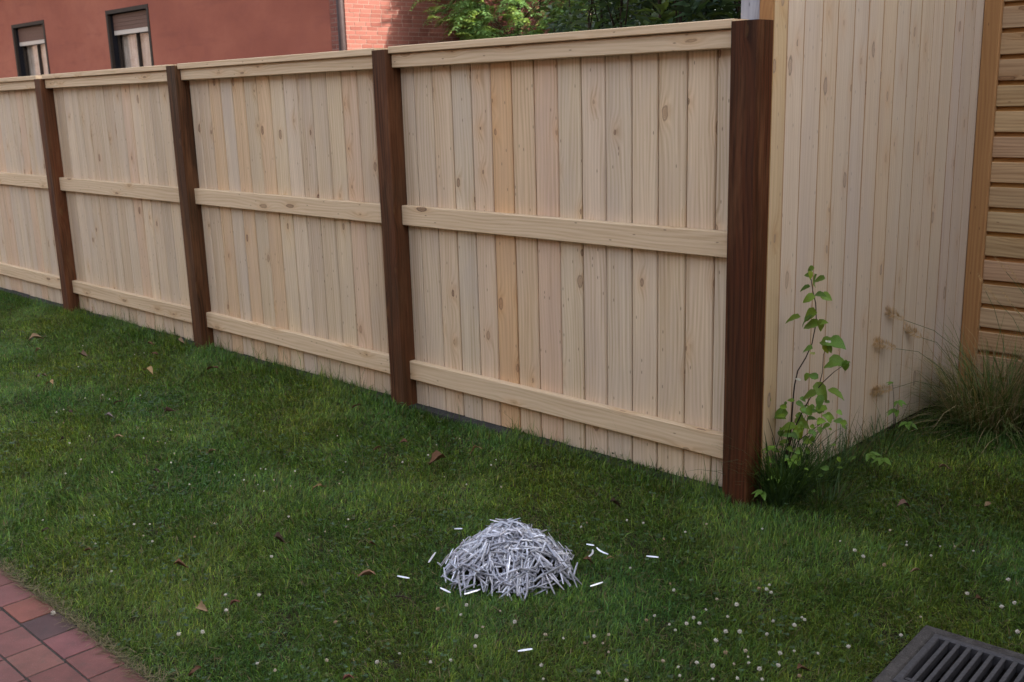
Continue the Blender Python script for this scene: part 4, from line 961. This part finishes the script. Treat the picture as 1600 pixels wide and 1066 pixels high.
for i, (x, z) in enumerate(PFL):
    V = []; F = []
    for k in range(9):
        d_ = Vector((math.cos(k*2.4), math.sin(k*2.4), .4+.08*k)).normalized(); s_ = d_.orthogonal().normalized(); o_ = len(V)
        V += [Vector((0, 0, 0)), d_*.008+s_*.004, d_*.014, d_*.008-s_*.004]; F.append((o_, o_+1, o_+2, o_+3))
    o = link('flower', mesh('flower', V, F), PETAL, plant); o.location = pl_off(x, z)+Vector((0, -.05, 0)); o.color = (1.1, 1.15, 1.1, 1) if i else (.75, .85, .35, 1)

def tuft(name, loc, n, Lr, Wr, spread, lean, cols, label, cat, group=None, curve=(.5, 1.4)):
    a = rng.uniform(0, 6.283, n); r_ = spread*np.sqrt(rng.uniform(0, 1, n)); b0 = np.stack([r_*np.cos(a), r_*np.sin(a), np.zeros(n)], 1)
    L = rng.uniform(*Lr, n); W = rng.uniform(*Wr, n); az = a+rng.normal(0, .6, n)
    ln = np.abs(rng.normal(*lean, n)); cv = rng.uniform(*curve, n)
    V = []; T = []
    tint = np.array(cols)[rng.integers(0, len(cols), n)]*rng.uniform(.6, 1.35, (n, 1))
    seg = 6; h = np.stack([np.cos(az), np.sin(az), 0*az], 1); s_ = np.stack([-np.sin(az), np.cos(az), 0*az], 1)
    p = b0.copy(); rows = []
    for k in range(seg):
        wd = W*(1-(k/(seg-1))**2)*.5+.0002; rows += [p-s_*wd[:, None], p+s_*wd[:, None]]
        th = ln+cv*(k/(seg-1))**1.3; p = p+(h*np.sin(th)[:, None]+np.array([[0, 0, 1.]])*np.cos(th)[:, None])*(L/(seg-1))[:, None]
    V = np.stack(rows, 1).reshape(-1, 3); V[:, 2] = np.maximum(V[:, 2], .012); i = np.arange(n)[:, None]*(2*seg); F = [i+np.array([[2*k, 2*k+1, 2*k+3, 2*k+2]]) for k in range(seg-1)]
    o = link(name, np_mesh(name, V, F, np.repeat(tint, 2*seg, 0)), GRASS, None, loc); tag(o, label, cat, group); return o
G1 = [(.060, .115, .030), (.080, .14, .036), (.045, .09, .030), (.065, .12, .05)]
tuft('grass_tuft', (.175, .16, SOILZ), 420, (.14, .42), (.004, .0072), .085, (.30, .22), G1, 'tall dark grass tuft at the foot of the end post around the young plant', 'grass tuft', 'grass tufts along the board wall')
tuft('grass_tuft', (.20, .42, SOILZ), 150, (.12, .30), (.0022, .004), .08, (.35, .25), G1, 'arching grass tuft at the board wall right behind the young plant', 'grass tuft', 'grass tufts along the board wall')
tuft('grass_tuft', (.19, .68, SOILZ), 130, (.10, .30), (.002, .0035), .09, (.45, .3), G1+[(.13, .11, .05)], 'low arching grass tuft against the middle of the board wall', 'grass tuft', 'grass tufts along the board wall')
tuft('grass_tuft', (.20, 1.0, SOILZ), 120, (.10, .28), (.002, .0035), .11, (.5, .3), G1+[(.14, .11, .05)], 'half dry grass tuft at the board wall just left of the ornamental grass', 'grass tuft', 'grass tufts along the board wall')
tuft('grass_tuft', (.34, .22, SOILZ), 130, (.08, .22), (.002, .0035), .09, (.7, .3), G1+[(.10, .10, .05)], 'drooping grass tuft in the lawn in front of the young plant', 'grass tuft', 'grass tufts along the board wall')
# small weeds
def weed(loc, label, pts, tint, nm='weed'):
    root = tag(empty(nm, loc), label, 'weed', 'leafy weeds at the foot of the board wall')
    st = []
    for (x, y, z, s, a) in pts:
        st.append(([(0, 0, 0), (x*.5, y*.5, z*.75), (x, y, z)], [.0016, .0013, .001]))
        for da in (-55, 0, 55):
            aa = R(a+da); ax = Vector((math.cos(aa), math.sin(aa), random.uniform(-.3, .2))).normalized(); nr = Vector((random.uniform(-.3, .3), random.uniform(-.5, 0), 1)).normalized(); nr = (nr-ax*nr.dot(ax)).normalized()
            m = Matrix((ax, nr.cross(ax), nr)).transposed().to_4x4(); o = link('leaf', HM[0], None, root)
            o.matrix_local = Matrix.Translation((x, y, z)) @ m @ Matrix.Diagonal((s, s*.85, s, 1)); k = random.uniform(.85, 1.2); o.color = (tint[0]*k, tint[1]*k, tint[2]*k, 1)
    link('stem', tubes('stem', st, 5), STEMM, root); return root
weed((.165, .03, SOILZ), 'small three lobed weed at the very foot of the end post', [(0, 0, .075, .045, 260), (-.05, .04, .13, .034, 170)], (1.15, 1.1, .9))
weed((.20, .10, SOILZ), 'pale green trefoil weed inside the tall tuft by the end post', [(0, -.02, .13, .045, 250), (.03, .02, .2, .04, 300), (-.03, .0, .24, .05, 200)], (1.3, 1.2, .8))
weed((.36, .62, SOILZ), 'trefoil weed growing out of the lawn between young plant and ornamental grass', [(.02, 0, .10, .05, 280), (-.06, .05, .09, .045, 330), (-.11, .02, .07, .035, 200)], (1.15, 1.1, .9))
weed((.20, 1.12, SOILZ), 'pale weed at the board wall under the ornamental grass plumes', [(0, 0, .16, .05, 250), (.06, 0, .11, .05, 300), (-.03, .02, .28, .03, 200), (.02, -.02, .21, .04, 320)], (1.1, 1.1, .9))

# ------------------------------------------------------------------ ornamental grass clump
og = tag(empty('ornamental_grass', (.44, 1.68, SOILZ)), 'big clump of ornamental grass with brown bottlebrush plumes in front of the house wall', 'ornamental grass')
GC = [(.10, .15, .042), (.13, .175, .055), (.09, .13, .042), (.26, .21, .11), (.33, .27, .15)]
b1 = tuft('blades', (0, 0, 0), 1050, (.22, .60), (.0032, .0055), .20, (.6, .40), GC, None, None, None, (.7, 2.0)); b1.parent = og
b2 = tuft('blades', (.36, .10, 0), 700, (.25, .62), (.0032, .0055), .15, (.4, .3), GC, None, None, None, (.6, 1.9)); b2.parent = og
for b_ in (b1, b2): b_['kind'] = 'stuff'
def plume_me(seed, L=.10, rad=.040, n=330):
    rr = random.Random(seed); t = np.array([rr.random() for _ in range(n)]); a = np.array([rr.uniform(0, 6.28) for _ in range(n)])
    c = np.stack([t*L, 0*t, -.12*t*t*L], 1); d_ = unit(np.stack([0.75+0*a, np.cos(a), np.sin(a)], 1)); r_ = rad*np.sin(np.pi*np.clip(t*.93+.05, 0, 1))**.6+.004
    tint = np.array([[.48, .33, .17]])*np.array([[rr.uniform(.6, 1.4)] for _ in range(n)])
    V, F, T = leaf_cloud(c, d_, r_, np.full(n, .0017), tint); me = np_mesh('plume', V, F, T); me.materials.append(GRASS); return me
PM = [plume_me(s, .15+.015*s) for s in range(3)]
PT = [plume_me(7+s, .10, .007, 90) for s in range(2)]
plumes = [(0.155, 1.254, 0.523), (0.155, 1.466, 0.398), (0.155, 1.189, 0.397), (0.155, 1.186, 0.207), (0.387, 1.85, 0.688), (0.443, 1.85, 0.647), (0.355, 1.85, 0.542), (0.482, 1.85, 0.462), (0.297, 1.85, 0.584), (0.422, 1.85, 0.534)]
for i, (x, y, z) in enumerate(plumes):
    p2 = Vector((x, y, z))-Vector((.44, 1.68, SOILZ)); p0 = Vector((random.uniform(-.1, .1)+(.3 if x > .3 else 0), random.uniform(-.05, .05), 0)); p1 = (p0+p2)/2+Vector((0, 0, .10))
    st = link('flower_stalk', tubes('flower_stalk', [([p0, p0.lerp(p1, .5)+Vector((0, 0, .03)), p1, p1.lerp(p2, .5)+Vector((0, 0, .03)), p2], [.0013]*5)], 4), GRASS_STEM, og)
    st.data.materials[0] = GRASS_STEM
    o = link('plume', PM[i % 3] if i < 4 else PT[i % 2], None, og); d_ = (p2-p1).normalized(); o.location = p2; o.rotation_euler = d_.to_track_quat('X', 'Z').to_euler()
